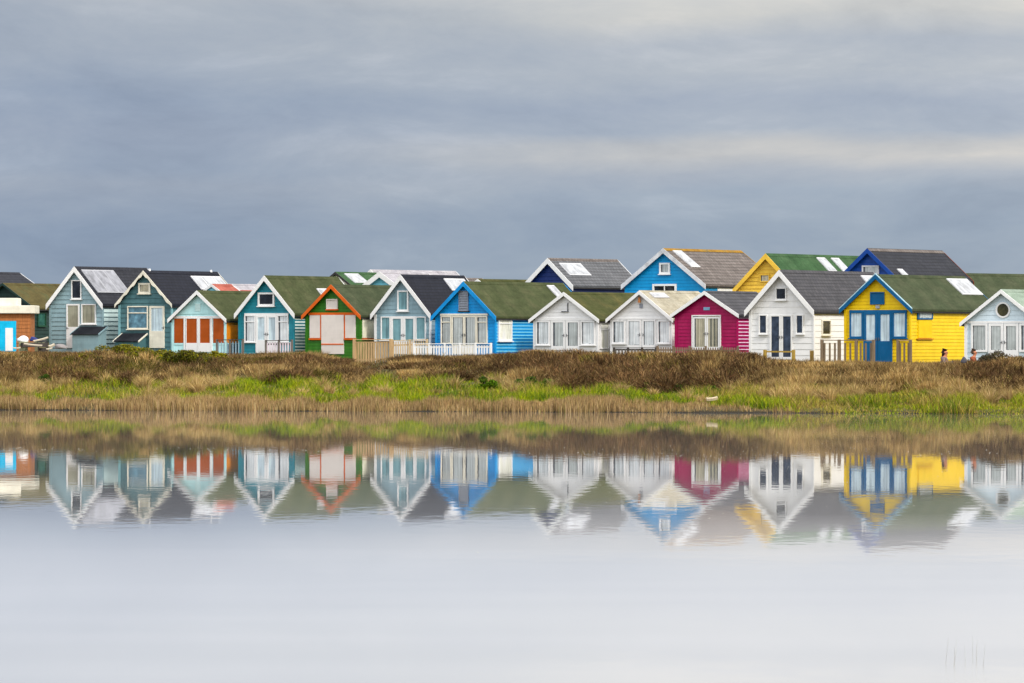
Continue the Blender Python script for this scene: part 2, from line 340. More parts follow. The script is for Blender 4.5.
# ------------------------------------------------------------------ huts
HUTS = []
class Hut:
    def __init__(s, name, label, cat, group, xL, xR, apex, tipL, tipR, yB, Y, a=33, xEnd=None, L=7.0, wall=None, roof=None,
                 barge=WHITE, bh=0.2, course=0.15, sun_glint=None, scallop=False, trim=None, fo=0.22, cap=None, zb=None, backbarge=None, ang=None):
        Y = Y * K; s.s = F / Y
        xm = (xL + xR) / 2; phi = math.atan((xm - 512) / F); th = math.radians(a) + phi
        s.th = th; s.n = Vector((-math.sin(th), -math.cos(th))); s.u = Vector((math.cos(th), -math.sin(th))); s.w = Vector((math.sin(th), math.cos(th)))
        s.o = Vector(((xm - 512) / F * Y, Y)); s.zb = 0
        uL = s.hit_front(xL, 348)[0]; uR = s.hit_front(xR, 348)[0]; s.W = uR - uL; s.o = s.o + s.u * (uL + uR) / 2
        s.zb = 2.4 + (HY - yB) / F * Y if zb is None else zb
        s.zA = s.hit_front(*apex)[1]; tl = s.hit_front(*tipL); tr = s.hit_front(*tipR)
        s.S = (tr[0] - tl[0]) / 2; s.zT = (tl[1] + tr[1]) / 2
        s.slope = (s.zA - s.zT) / s.S; s.th_r = 0.075
        if xEnd is not None: s.L = s.hit_ridge(xEnd) - 0.1
        else: s.L = L
        s.fo = fo; s.bo = 0.12
        s.e = empty(name, (s.o.x, s.o.y, s.zb), -th); tag(s.e, label, cat, group)
        s.wallm = wall; s.trim = trim or wall; s.barge = barge
        s.vt = s.th_r * math.sqrt(1 + s.slope ** 2)                # vertical thickness of the roof
        s.zE = s.zA - s.vt - s.slope * s.W / 2                     # wall top at the corners
        s.make_wall(course, sun_glint); s.make_roof(roof, barge, bh * 0.88, scallop, cap, backbarge)
        HUTS.append(s)
    # ---- rays through picture points onto the planes of the hut (measuring only)
    def ray(s, x): return (x - 512) / F
    def hit_front(s, x, y):
        k = s.ray(x); Y = (s.o.x * s.n.x + s.o.y * s.n.y) / (k * s.n.x + s.n.y)
        p = Vector((k * Y, Y)) - s.o
        return p.dot(s.u), 2.4 + (HY - y) / F * Y - s.zb
    def hit_side(s, x, y, off=0.0):
        c = s.o + s.u * (s.W / 2 + off); k = s.ray(x); n = s.u
        Y = (c.x * n.x + c.y * n.y) / (k * n.x + n.y); p = Vector((k * Y, Y)) - s.o
        return p.dot(s.w), 2.4 + (HY - y) / F * Y - s.zb
    def hit_ridge(s, x):
        k = s.ray(x); n = s.u; Y = (s.o.x * n.x + s.o.y * n.y) / (k * n.x + n.y)
        return (Vector((k * Y, Y)) - s.o).dot(s.w)
    def hit_roof(s, x, y):
        # right slope: z = zA - slope*u ; ray (kY, Y, 2.4+(HY-y)/F*Y)
        k = s.ray(x); m = (HY - y) / F
        a = k * s.u.x + s.u.y; b = s.o.dot(s.u)
        Y = (s.zA + s.slope * b - (2.4 - s.zb)) / (m + s.slope * a)
        p = Vector((k * Y, Y)) - s.o
        return p.dot(s.w), p.dot(s.u)
    # ---- parts
    def wall_half(s, z): return s.W / 2 if z <= s.zE else max(0, s.W / 2 - (z - s.zE) / s.slope)
    def make_wall(s, ch, sun_glint):
        b = MB(); W2 = s.W / 2; L = s.L; top = s.zE + s.slope * W2; T = 0.024 if ch < 0.18 else (0.022 if s.trim is WHITE else 0.034)
        def course(fn, rows):                                       # rows: [(z, l, r)...] ascending; lapped boards
            z0 = rows[0][0]; z1 = rows[-1][0]
            off = lambda z: T - (T - 0.004) * (z - z0) / max(1e-6, z1 - z0)
            pts = [fn(l, off(z), z) for z, l, r in rows] + [fn(r, off(z), z) for z, l, r in reversed(rows)]
            if len(pts) > 4 or abs(rows[-1][1] - rows[-1][2]) > 1e-4: b.poly(pts)
            else: b.poly([fn(rows[0][1], off(z0), z0), fn(rows[0][2], off(z0), z0), fn(rows[-1][1], off(z1), z1)])
            _, l, r = rows[0]
            b.poly([fn(l, T, z0), fn(r, T, z0), fn(r, -0.01, z0), fn(l, -0.01, z0)])
            if sun_glint is not None and fn is side:  # paler strip on the side boards paints in sun caught by their bevels
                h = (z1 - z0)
                za, zc = z0 + h * 0.08, z0 + h * sun_glint[1]
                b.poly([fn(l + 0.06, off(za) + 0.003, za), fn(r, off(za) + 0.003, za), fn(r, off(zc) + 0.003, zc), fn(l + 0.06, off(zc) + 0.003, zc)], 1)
        front = lambda a, d, z: (a, -d, z)
        backf = lambda a, d, z: (-a, L + d, z)
        side = lambda a, d, z: (W2 + d, a, z)
        sideL = lambda a, d, z: (-W2 - d, L - a, z)
        z = -0.6
        while z < top - 0.02:
            z1 = min(z + ch, top - 0.005)
            rows = [(z, -s.wall_half(z), s.wall_half(z))]
            if z < s.zE < z1: rows.append((s.zE, -W2, W2))
            rows.append((z1, -s.wall_half(z1), s.wall_half(z1)))
            course(front, rows); course(backf, rows)
            if z < s.zE:
                zs = min(z1, s.zE); course(side, [(z, 0, L), (zs, 0, L)]); course(sideL, [(z, 0, L), (zs, 0, L)])
            z = z1
        s.wall = b.build('wall', [s.wallm] + ([sun_glint[0]] if sun_glint is not None else []), s.e, recalc=False)
        for sx, yy in ((-1, 0), (1, 0), (1, L)):
            c = MB(); x = sx * W2
            c.box(x - 0.05 + 0.03 * sx, x + 0.05 + 0.00 * sx, yy - 0.045 if yy == 0 else yy - 0.06, yy + 0.06 if yy == 0 else yy + 0.045, -0.55, s.zE - 0.06)
            c.build('corner_board', s.trim, s.e)
    def make_roof(s, roofm, barge, bh, scallop, cap, backbarge):
        y0, y1 = -s.fo, s.L + s.bo; S_, zA, zT, vt = s.S, s.zA, s.zT, s.vt
        b = MB()
        ring = [(-S_, y0, zT), (0, y0, zA), (S_, y0, zT), (S_, y0, zT - vt), (0, y0, zA - vt), (-S_, y0, zT - vt)]
        # two slabs
        for sg in (-1, 1):
            n = 10
            b.hexa([(0, y0, zA - vt), (sg * S_, y0, zT - vt), (sg * S_, y1, zT - vt), (0, y1, zA - vt),
                    (0, y0, zA), (sg * S_, y0, zT), (sg * S_, y1, zT), (0, y1, zA)])
        s.roof = b.build('roof', roofm, s.e)
        c = MB(); w = 0.13
        for sg in (-1, 1):
            c.hexa([(0, y0 - 0.01, zA + 0.003), (sg * w, y0 - 0.01, zA - w * s.slope + 0.003), (sg * w, y1 + 0.01, zA - w * s.slope + 0.003), (0, y1 + 0.01, zA + 0.003),
                    (0, y0 - 0.01, zA + 0.035), (sg * w, y0 - 0.01, zA - w * s.slope + 0.022), (sg * w, y1 + 0.01, zA - w * s.slope + 0.022), (0, y1 + 0.01, zA + 0.035)])
        c.build('ridge_cap', cap or roofm, s.roof)
        for yy, mt in ((y0 - 0.035, barge), (y1 + 0.003, backbarge or barge)):
            for sg in (-1, 1):
                m = MB(); up = 0.025; N = 28 if scallop else 1
                tops = []; bots = []
                for k in range(N + 1):
                    t = k / N; x = sg * S_ * t * 1.02; z = zA - s.slope * abs(x)
                    dz = bh * math.sqrt(1 + s.slope ** 2)
                    if scallop: dz *= 0.95 + 0.22 * math.sin(t * 4 * 2 * math.pi)
                    tops.append((x, yy, z + up)); bots.append((x, yy, z + up - dz))
                for k in range(N):
                    m.prism([tops[k], tops[k + 1], bots[k + 1], bots[k]], (0, 0.032, 0))
                m.build('bargeboard', mt, s.e)
        # fascia under the right and left eaves, its dark colour standing for the shade there
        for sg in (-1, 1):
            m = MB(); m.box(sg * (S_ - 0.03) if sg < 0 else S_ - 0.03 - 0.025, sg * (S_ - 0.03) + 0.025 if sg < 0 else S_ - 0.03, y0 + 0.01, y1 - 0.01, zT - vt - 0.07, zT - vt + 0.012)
            m.build('eave_shade_fascia', DARKTRIM if s.barge is not WHITE else DARKTRIM, s.e)
    def P(s, face, a, d, z): return (a, -d, z) if face == 'F' else (s.W / 2 + d, a, z)
    def rect(s, face, x0, y0, x1, y1):
        f = s.hit_front if face == 'F' else s.hit_side
        a0, z1 = f(x0, y0); a1, _ = f(x1, y0); xm = (x0 + x1) / 2; _, z1 = f(xm, y0); _, z0 = f(xm, y1)
        return a0, a1, z0, z1
    def bx(s, m, face, a0, a1, z0, z1, d0, d1):
        if face == 'F': m.box(a0, a1, -d1, -d0, z0, z1)
        else: m.box(s.W / 2 + d0, s.W / 2 + d1, a0, a1, z0, z1)
    def glaze(s, face, a0, a1, z0, z1, pm, par):
        g = MB(); s.bx(g, face, a0, a1, z0, z1, 0.005, 0.040)
        if 'curtain' not in pm.name: g.build('pane', pm, par); return
        g.build('pane', P_ROOM, par); R = random.Random(round(a0 * 100)); w = a1 - a0; lf = R.uniform(0.06, 0.2); rf = R.choice((0, 0, 0.08))
        c = MB(); n = 14; A = [a0 + w * (lf + (1 - lf - rf) * k / n) for k in range(n + 1)]
        for k in range(n):                                        # hung in folds
            d = 0.046 + (0.008 if k % 2 else 0.0); s.bx(c, face, A[k], A[k + 1], z0 + (0.02 if R.random() < 0.5 else 0.0), z1, 0.041, d)
        c.build('curtain', pm, par)
    def win(s, face, x0, y0, x1, y1, fm, pm, fw=0.055, bars=(), hbars=(), sill=True, name='window', d=0.085, label=None):
        a0, a1, z0, z1 = s.rect(face, x0, y0, x1, y1); m = MB()
        s.bx(m, face, a0, a0 + fw, z0, z1, 0, d); s.bx(m, face, a1 - fw, a1, z0, z1, 0, d)
        s.bx(m, face, a0 + fw, a1 - fw, z1 - fw, z1, 0, d); s.bx(m, face, a0 + fw, a1 - fw, z0, z0 + fw, 0, d)
        for t in bars:
            c = a0 + (a1 - a0) * t; s.bx(m, face, c - 0.022, c + 0.022, z0 + fw, z1 - fw, 0, d - 0.006)
        for t in hbars:
            c = z1 - (z1 - z0) * t; s.bx(m, face, a0 + fw, a1 - fw, c - 0.024, c + 0.024, 0, d - 0.004)
        w = m.build(name, fm, s.e, bevel=0.005)
        if label: tag(w, label)
        s.glaze(face, a0 + fw, a1 - fw, z0 + fw, z1 - fw, pm, w)
        if sill:
            q = MB(); s.bx(q, face, a0 - 0.04, a1 + 0.04, z0 - 0.045, z0 - 0.002, 0, d + 0.05); q.build('sill', fm, w)
        return w
    def door(s, face, x0, y0, x1, y1, dm, pm=None, gy=None, fw=0.075, handle=None, name='door', hbars=(), label=None):
        a0, a1, z0, z1 = s.rect(face, x0, y0, x1, y1); z0 = max(z0, 0.04) if y1 >= 9999 else z0
        m = MB(); d0, d1 = 0.0, 0.07
        zg = z1 - fw if pm is None else None
        if pm is None:
            s.bx(m, face, a0, a1, z0, z1, d0, d1)
        else:
            gz0 = s.rect(face, x0, y0, x1, gy)[2] if gy else z0 + 0.12
            s.bx(m, face, a0, a0 + fw, z0, z1, d0, d1); s.bx(m, face, a1 - fw, a1, z0, z1, d0, d1)
            s.bx(m, face, a0 + fw, a1 - fw, z1 - fw, z1, d0, d1); s.bx(m, face, a0 + fw, a1 - fw, z0, gz0, d0, d1 - 0.004)
            for t in hbars:
                c = z1 - (z1 - z0) * t; s.bx(m, face, a0 + fw, a1 - fw, c - 0.02, c + 0.02, d0, d1 - 0.008)
        o = m.build(name, dm, s.e, bevel=0.004)
        if label: tag(o, label)
        if pm is not None:
            s.glaze(face, a0 + fw, a1 - fw, gz0, z1 - fw, pm, o)
        if handle is not None:
            h = MB(); ha = a0 + 0.04 if handle < 0 else a1 - 0.04; hz = min(z0 + 1.0, (z0 + z1) / 2)
            s.bx(h, face, ha - 0.014, ha + 0.014, hz - 0.07, hz + 0.07, d1, d1 + 0.012); s.bx(h, face, min(ha, ha - 0.1 * handle), max(ha, ha - 0.1 * handle), hz - 0.012, hz + 0.012, d1 + 0.012, d1 + 0.035)
            h.build('handle', METAL, o)
        return o
    def panel(s, face, x0, y0, x1, y1, mt, name='panel', d=0.055, d0=0.0, label=None):
        a0, a1, z0, z1 = s.rect(face, x0, y0, x1, y1); m = MB(); s.bx(m, face, a0, a1, z0, z1, d0, d)
        o = m.build(name, mt, s.e, bevel=0.004)
        if label: tag(o, label)
        return o
    def tri(s, mt, zfrom, name='gable_panel', d=0.03):
        z0 = zfrom; h = s.wall_half(z0) - 0.02; zt = s.zE + s.slope * s.W / 2 - 0.04
        m = MB(); m.prism([(-h, -d, z0), (h, -d, z0), (0, -d, zt)], (0, d - 0.003, 0)); return m.build(name, mt, s.e)
    def sky(s, p0, p1, p2, mt=SKYL, cols=1, name='skylight'):
        """roof window from three picture points: upper left, upper right, lower left"""
        w0, u0 = s.hit_roof(*p0); w1, _ = s.hit_roof(*p1); _, u2 = s.hit_roof(*p2)
        wa, wb = min(w0, w1), max(w0, w1); ua, ub = max(0.14, min(u0, u2)), min(s.S - 0.05, max(u0, u2))
        m = MB(); nrm = Vector((s.slope, 0, 1)).normalized()
        def slab(wA, wB, uA, uB, h, mi):
            q = [Vector((u, w, s.zA - s.slope * u)) for u, w in ((uA, wA), (uB, wA), (uB, wB), (uA, wB))]
            m.hexa([p + nrm * 0.004 for p in q] + [p + nrm * h for p in q], mi)
        slab(wa, wb, ua, ub, 0.05, 0)
        cw = (wb - wa) / cols
        for k in range(cols): slab(wa + k * cw + 0.05, wa + (k + 1) * cw - 0.05, ua + 0.05, ub - 0.05, 0.058, 1)
        return m.build(name, [GREYF if mt is SKYL2 else SKYF, mt], s.roof)

G1 = 'front row of gabled beach huts along the bank'; G2 = 'beach huts standing behind the front row'
# ---------- front row, left to right
A_W = paint('slate_blue_paint', (128, 155, 163), 0.5, 0.16)
h = Hut('beach_hut', 'slate blue beach hut with white bargeboards and a big pale grey panel on its roof', 'beach hut', G1,
        51, 102.5, (75.5, 267), (48, 304), (103.5, 304), 349, 100, 33, L=6.4, wall=A_W, roof=SLATE_D, course=0.22, bh=0.21, sun_glint=(paint('ice_blue_sun_glint', (196, 222, 228), 0.45, 0.1), 0.8))  # ice blue strips stand for sunlight on the side boards
h.win('F', 72, 280, 82, 299, WHITE, P_DARK); h.door('F', 67, 304, 80, 348, WHITE, P_OLIVE, 327, handle=-1)
h.win('F', 82, 304, 96.5, 324, WHITE, P_OLIVE)
h.sky((80.5, 270), (112, 270), (99, 293), SKYL2, 3, 'roof_panel'); HA = h
B_W = paint('dark_teal_paint', (68, 106, 112), 0.5, 0.2)
h = Hut('beach_hut', 'dark teal beach hut with scalloped cream bargeboards and a cream door', 'beach hut', G1,
        120, 171.5, (143.5, 271), (115.5, 305), (171.5, 303.5), 349, 99.3, 33, xEnd=217, wall=B_W, roof=SLATE_N, barge=CREAM, scallop=True, course=0.24, bh=0.15, trim=paint('pale_teal_paint', (120, 165, 172)))
h.win('F', 139, 283, 151, 293.5, CREAM, P_BEIGE, fw=0.09); h.win('F', 128, 306, 148.5, 329, CREAM, P_INT, hbars=(0.3,))
h.door('F', 150, 306, 165, 348, CREAM, P_SKY, 331, fw=0.1, handle=1)
h.sky((190, 276.5), (219, 276.5), (203, 290), SKYL, 3); HB = h
for x in (149.5, 211):
    w = h.hit_ridge(x); b = MB(); b.tube([(0, w, h.zA), (0, w, h.zA + 0.07), (0, w, h.zA + 0.12)], 0.07, 0.05, 8); b.build('ridge_vent', WHITE, h.roof)
C_W = paint('pale_aqua_paint', (172, 214, 218), 0.5, 0.12); ORB = paint('rust_orange_paint', (156, 70, 8), 0.5, 0.14); ORB_LIT = paint('rust_orange_sunlit', (214, 128, 14), 0.5, 0.14)  # last orange is the shutter orange brightened for the sunlit side
h = Hut('beach_hut', 'small pale aqua beach hut with rust orange shutters across the front and a green roof', 'beach hut', G1,
        173.5, 225, (197, 291), (168.5, 319), (226, 319), 353, 97.5, 31, L=6.0, wall=C_W, roof=FELT_G, course=0.5, bh=0.17)
h.panel('F', 173.5, 316, 225, 318.4, WHITE, 'lintel', 0.05)
for x0, x1 in ((174.5, 184), (213.5, 224)): h.panel('F', x0, 318, x1, 343, ORB, 'shutter', 0.035)
for x0, x1 in ((186.5, 198), (200, 211)):
    h.door('F', x0, 318, x1, 352, WHITE, ORB, 343, fw=0.03, handle=None, label='white door with a rust orange upper panel')
for x in (185, 199, 212): h.panel('F', x - 0.8, 318, x + 0.8, 352, WHITE, 'mullion', 0.065)
h.panel('F', 195.5, 303.5, 201, 311, paint('aqua_vent_paint', (188, 224, 226)), 'vent', 0.05)
h.panel('S', 225.8, 319, 246, 343, ORB_LIT, 'side_shutter', 0.04)
h.panel('S', 225.8, 344, 250, 353, paint('blue_grey_plinth', (110, 140, 158)), 'plinth', 0.04)
D_W = paint('turquoise_paint', (28, 122, 138), 0.5, 0.16)
h = Hut('beach_hut', 'turquoise beach hut with double white bargeboards, a dark attic window and a long green roof', 'beach hut', G1,
        240, 293.5, (266, 276), (235.5, 313.5), (294.5, 313.5), 354, 97, 32, xEnd=338, wall=D_W, roof=FELT_G, course=0.15, bh=0.2, sun_glint=(paint('turquoise_sun_glint', (205, 228, 230), 0.45, 0.1), 0.62))
h.win('F', 258.5, 292.5, 275, 306, WHITE, P_DARK, fw=0.09); 
h.panel('F', 245, 313.2, 289, 315.5, WHITE, 'lintel', 0.06)
h.win('F', 245, 315, 256, 342, WHITE, P_PALE, hbars=(0.25,)); h.win('F', 278, 315, 289, 342, WHITE, P_PALE, hbars=(0.25,))
h.door('F', 256.3, 315.2, 267, 353, WHITE, P_SKY, 340, fw=0.11, handle=1); h.door('F', 267.3, 315.2, 277.8, 353, WHITE, P_SKY, 340, fw=0.11, handle=-1)
h.sky((316, 289), (325.5, 289), (320, 295))
E_W = paint('bottle_green_paint', (44, 104, 18), 0.5, 0.2); ORG = paint('bright_orange_paint', (200, 88, 12), 0.5, 0.14); BEI = paint('stone_beige_paint', (204, 196, 190), 0.5, 0.08)
h = Hut('beach_hut', 'green beach hut with orange trim and beige shutters closed across the front', 'beach hut', G1,
        307, 360, (332.5, 285), (303.5, 315.5), (361.5, 315.5), 355, 96.3, 32, xEnd=392, wall=E_W, roof=FELT_D, barge=ORG, course=0.15, bh=0.17)
h.panel('F', 309, 312.6, 356.5, 315, ORG, 'lintel', 0.06)
h.win('F', 327, 299, 338.2, 309.5, BEI, BEI, fw=0.05, name='attic_shutter', sill=False); h.panel('F', 326.5, 309, 338.7, 310.4, ORG, 'attic_sill', 0.09)
for x0, x1 in ((310, 320.6), (345.5, 356)):
    h.panel('F', x0, 315, x1, 338, BEI, 'shutter', 0.045); h.panel('F', x0 - 0.5, 338.3, x1 + 0.5, 340, ORG, 'shutter_sill', 0.09)
for x in (321.3, 345): h.panel('F', x - 0.5, 315, x + 0.5, 340, ORG, 'trim_post', 0.06)
h.door('F', 322, 315, 344.3, 354, BEI, name='shutter_door'); h.panel('F', 322, 343.6, 344.3, 344.8, ORG, 'door_strip', 0.09)
h.panel('S', 361.8, 317, 377, 338, paint('ivory_paint', (224, 214, 192)), 'side_shutter', 0.05); h.panel('S', 361.5, 338.4, 377, 339.8, ORG, 'side_sill', 0.09)
F_W = paint('grey_blue_paint', (128, 155, 166), 0.5, 0.16)
h = Hut('beach_hut', 'grey blue beach hut with steep white bargeboards, teal blinds and a navy slate roof', 'beach hut', G1,
        376, 430, (402, 275), (373, 314), (432, 314), 355, 95.8, 32, xEnd=464, wall=F_W, roof=SLATE_N, course=0.2, bh=0.2, trim=WHITE)
h.win('F', 398, 290.5, 409, 311, WHITE, P_TEAL, fw=0.07)
h.win('F', 381.5, 316.5, 391.2, 340, WHITE, P_TEAL); h.win('F', 416.2, 316.5, 426.5, 340, WHITE, P_TEAL)
h.door('F', 391.4, 316.3, 403.6, 354, WHITE, P_TEAL, 341, fw=0.12, handle=1); h.door('F', 403.8, 316.3, 416, 354, WHITE, P_TEAL, 341, fw=0.12, handle=-1)
h.sky((443, 279), (463, 279), (452, 291))
G_W = paint('bright_blue_paint', (0, 132, 200), 0.5, 0.14)
h = Hut('beach_hut', 'bright blue beach hut with blue bargeboards and a grey louvre in its gable', 'beach hut', G1,
        437, 495, (462.5, 282), (432.5, 317), (496.5, 316), 355, 94.8, 34, xEnd=563, wall=G_W, roof=FELT_G, barge=G_W, course=0.15, bh=0.19, sun_glint=(paint('sky_blue_sun_glint', (120, 196, 232), 0.45, 0.1), 0.35))  # lighter blue strips paint sunlight onto the side wall
GREYL = paint('grey_louvre_paint', (138, 144, 156))
lv = h.win('F', 459.5, 291, 468.8, 311, GREYL, GREYL, fw=0.03, hbars=(.12, .24, .36, .48, .6, .72, .84), name='louvre', sill=False); h.panel('F', 458.5, 310.6, 470, 312, DARKTRIM, 'louvre_sill', 0.08)
h.panel('F', 441, 313.6, 488.5, 315.6, CREAM, 'lintel', 0.08)
h.win('F', 441.5, 316, 452, 344, CREAM, P_GREY, hbars=(0.22,), sill=False); h.win('F', 477, 316, 488, 344, CREAM, P_GREY, hbars=(0.22,), sill=False)
h.door('F', 452.3, 316, 464.6, 354, CREAM, P_GREY, 345, fw=0.06, handle=1); h.door('F', 464.9, 316, 476.7, 354, CREAM, P_GREY, 345, fw=0.06, handle=-1)
h.win('S', 497.5, 317.5, 511, 341, WHITE, P_CREAM, fw=0.07, hbars=(0.25,))
h.sky((545, 284.5), (552, 284.5), (563, 300))
H_W = paint('lilac_white_paint', (226, 227, 234), 0.5, 0.05); I_W = paint('chalk_white_paint', (231, 230, 230), 0.5, 0.05)
h = Hut('beach_hut', 'lilac white beach hut just right of the bright blue one, plant in its window', 'beach hut', G1,
        535, 597.5, (567, 292.5), (531, 319.5), (600, 319.5), 350.5, 94.4, 31, xEnd=641, wall=H_W, roof=FELT_M, course=0.16, bh=0.17, trim=WHITE)
h.panel('F', 535.5, 317.6, 597, 320.4, WHITE, 'lintel', 0.06)
h.win('F', 536.5, 321, 550, 345, WHITE, P_PALE); h.win('F', 581.5, 321, 595.5, 345, WHITE, P_PALE)
h.door('F', 551.8, 320.6, 565.4, 350, WHITE, P_GREY, 346, fw=0.09, handle=1); h.door('F', 566.6, 320.6, 580, 350, WHITE, P_GREY, 346, fw=0.09, handle=-1)
h.panel('F', 562, 311.2, 569, 312, METAL, 'lamp_bracket', 0.09); h.panel('F', 567.8, 303, 568.5, 311.2, METAL, 'lamp_pole', 0.06)
h.win('S', 599, 320, 608, 349, WHITE, P_CREAM, hbars=(0.33,), sill=False)
tl, tz = h.hit_front(587, 345)
b = MB()
for k in range(9):
    r = random.Random(k); ang = k * 0.7
    b.poly([(tl - 0.03 + 0.02 * math.cos(ang), -0.028, tz + 0.08), (tl + 0.16 * math.cos(ang) - 0.03, -0.030 - 0.001 * k, tz + 0.16 + 0.05 * k), (tl + 0.12 * math.cos(ang + .4), -0.028, tz + 0.06)])
b.build('window_plant', paint('steel_blue_leaf', (92, 138, 168)), h.e, recalc=False)
h = Hut('beach_hut', 'white beach hut with an amber lantern under its apex and a tan roof', 'beach hut', G1,
        612, 671.5, (641, 291), (607, 319.5), (673, 318.5), 350, 93.8, 29, xEnd=698, wall=I_W, roof=FELT_T, course=0.2, bh=0.17, trim=WHITE)
h.panel('F', 612.5, 317.4, 671, 319.6, WHITE, 'lintel', 0.06)
h.win('F', 612.8, 320.5, 625.6, 343.5, WHITE, P_PALE); h.win('F', 658.2, 320.5, 670.5, 343.5, WHITE, P_PALE)
h.door('F', 628, 320, 641.2, 349.5, WHITE, P_PALE, 345, fw=0.06, handle=1); h.door('F', 643, 320, 656, 349.5, WHITE, P_PALE, 345, fw=0.06, handle=-1)
la, lz = h.hit_front(641, 299); b = MB(); b.tube([(la, -0.16, lz - 0.17), (la, -0.16, lz - 0.1), (la, -0.16, lz), (la, -0.16, lz + 0.08)], 0.09, 0.05, 8); b.box(la - 0.012, la + 0.012, -0.17, 0, lz + 0.08, lz + 0.1)
b.build('lantern', paint('amber_lantern', (150, 96, 52)), h.e)
h.panel('F', 639.8, 304, 643, 308, GREYL, 'vent', 0.05)
q, qz = h.hit_front(619, 342.5); b = MB(); b.tube([(q, -0.034, qz), (q, -0.034, qz + 0.26)], 0.009, 0.009, 8); b.box(q - 0.1, q + 0.1, -0.038, -0.026, qz, qz + 0.3); b.build('window_ornament', paint('aqua_ornament', (72, 182, 192)), h.e)
q, qz = h.hit_front(668, 340.5); b = MB(); b.box(q - 0.05, q + 0.05, -0.038, -0.026, qz, qz + 0.24); b.build('window_ornament', paint('teal_ornament', (70, 140, 160)), h.e)
h.sky((645.5, 290.5), (660, 290.5), (654.5, 298))
J_W = paint('magenta_paint', (148, 0, 72), 0.45, 0.14)
h = Hut('beach_hut', 'magenta beach hut with white bargeboards and a white double door', 'beach hut', G1,
        676.5, 737, (701, 291.5), (668.5, 313.5), (735.5, 315.5), 351, 92.4, 28, xEnd=756, wall=J_W, roof=SLATE_G, course=0.16, bh=0.17, sun_glint=(paint('pink_sun_glint', (240, 190, 212), 0.45, 0.1), 0.32))
h.panel('F', 704, 307.2, 710.2, 310.2, paint('pale_blue_vent', (120, 160, 190)), 'vent', 0.05)
h.win('F', 692.3, 315, 721.3, 351, WHITE, P_BEIGE, fw=0.05, name='door_frame', sill=False)
h.door('F', 693.6, 317, 706.8, 350.5, WHITE, P_BEIGE, 347, fw=0.07, handle=1); h.door('F', 707.2, 317, 720, 350.5, WHITE, pane('dim_curtain_glass', (120, 122, 112), True), 347, fw=0.07, handle=-1)
K_W = paint('warm_white_paint', (236, 235, 234), 0.5, 0.05)
h = Hut('beach_hut', 'tall white beach hut with dark glazed double doors and a grey slate roof', 'beach hut', G1,
        751, 813.5, (775, 270.5), (741.5, 311), (809.5, 309.5), 360, 89.5, 27, xEnd=873, wall=K_W, roof=SLATE_G, course=0.27, bh=0.22, fo=0.3, trim=WHITE)
h.win('F', 776, 287.5, 787, 300, WHITE, P_DARK); h.win('F', 759.3, 314.5, 767.8, 334, WHITE, P_BLUE); h.win('F', 796.3, 314.5, 804, 334, WHITE, P_BLUE)
h.door('F', 770.2, 314.5, 781.4, 359.5, WHITE, P_BLUE, 357, fw=0.085, handle=1); h.door('F', 781.8, 314.5, 793, 359.5, WHITE, P_BLUE, 357, fw=0.085, handle=-1)
h.win('S', 821, 320, 829.6, 335, CREAM, pane('bronze_glass', (78, 68, 30)), fw=0.05)
h.sky((860, 276), (873, 276), (868, 284))
L_W = paint('sunflower_yellow_paint', (243, 181, 4), 0.5, 0.10); L_B = paint('royal_blue_paint', (0, 82, 128), 0.45, 0.12)
h = Hut('beach_hut', 'yellow beach hut with blue bargeboards, blue doors and blue framed windows', 'beach hut', G1,
        846, 910, (877.5, 275), (842, 310), (913.5, 308.5), 363, 87.2, 27, xEnd=964, wall=L_W, roof=FELT_D, barge=L_B, course=0.15, bh=0.17)
for sg in (-1, 1):
    b = MB(); y = -h.fo - 0.04; b.prism([(0, y, h.zA + 0.03), (sg * h.S * 1.02, y, h.zA + 0.03 - h.slope * h.S * 1.02), (sg * h.S * 1.02, y, h.zA + 0.075 - h.slope * h.S * 1.02), (0, y, h.zA + 0.075)], (0, 0.05, 0)); b.build('drip_strip', paint('pale_blue_strip', (170, 205, 222)), h.e)
h.win('F', 870.8, 292, 884.8, 304.5, L_B, L_B, fw=0.05, sill=False, name='attic_board')
h.panel('F', 850, 310, 907.5, 312, L_B, 'lintel', 0.065)
h.win('F', 850.2, 311.5, 863.6, 338, L_B, P_SKY, fw=0.07); h.win('F', 893, 311.5, 907.2, 338, L_B, P_SKY, fw=0.07)
h.door('F', 864, 311.7, 878.3, 362, L_B, P_SKY, 341, fw=0.13, handle=1); h.door('F', 878.6, 311.7, 892.6, 362, L_B, P_SKY, 341, fw=0.12, handle=-1)
h.panel('F', 876.6, 305.5, 880, 308.4, GREYL, 'porch_lamp', 0.1)
h.win('S', 916.5, 310.5, 931.5, 319.5, L_B, P_GREY, fw=0.06, sill=False); h.panel('S', 917.5, 320, 931, 338, L_W, 'side_shutter', 0.05); h.panel('S', 916, 338.4, 932, 339.6, paint('ochre_paint', (190, 120, 10)), 'side_sill', 0.1)
h.sky((943, 276.5), (963, 276.5), (962, 295))
M_W = paint('powder_blue_paint', (192, 208, 224), 0.5, 0.08)
h = Hut('beach_hut', 'powder blue beach hut with a round window in its gable, at the right edge', 'beach hut', G1,
        966.5, 1040, (1003, 290), (963, 323), (1044, 322), 362, 85.2, 24, L=6.5, wall=M_W, roof=FELT_P, course=0.2, bh=0.16, trim=WHITE)
h.panel('F', 967, 321, 1039, 323.2, WHITE, 'lintel', 0.06)
for x0, x1 in ((971.5, 988), (1019.8, 1035)): h.win('F', x0, 323.5, x1, 352, WHITE, P_GREY, sill=False, fw=0.09)
h.door('F', 989, 323.5, 1003.6, 361, WHITE, P_GREY, 350, fw=0.11, handle=1); h.door('F', 1004.2, 323.5, 1019, 361, WHITE, P_GREY, 350, fw=0.11, handle=-1)
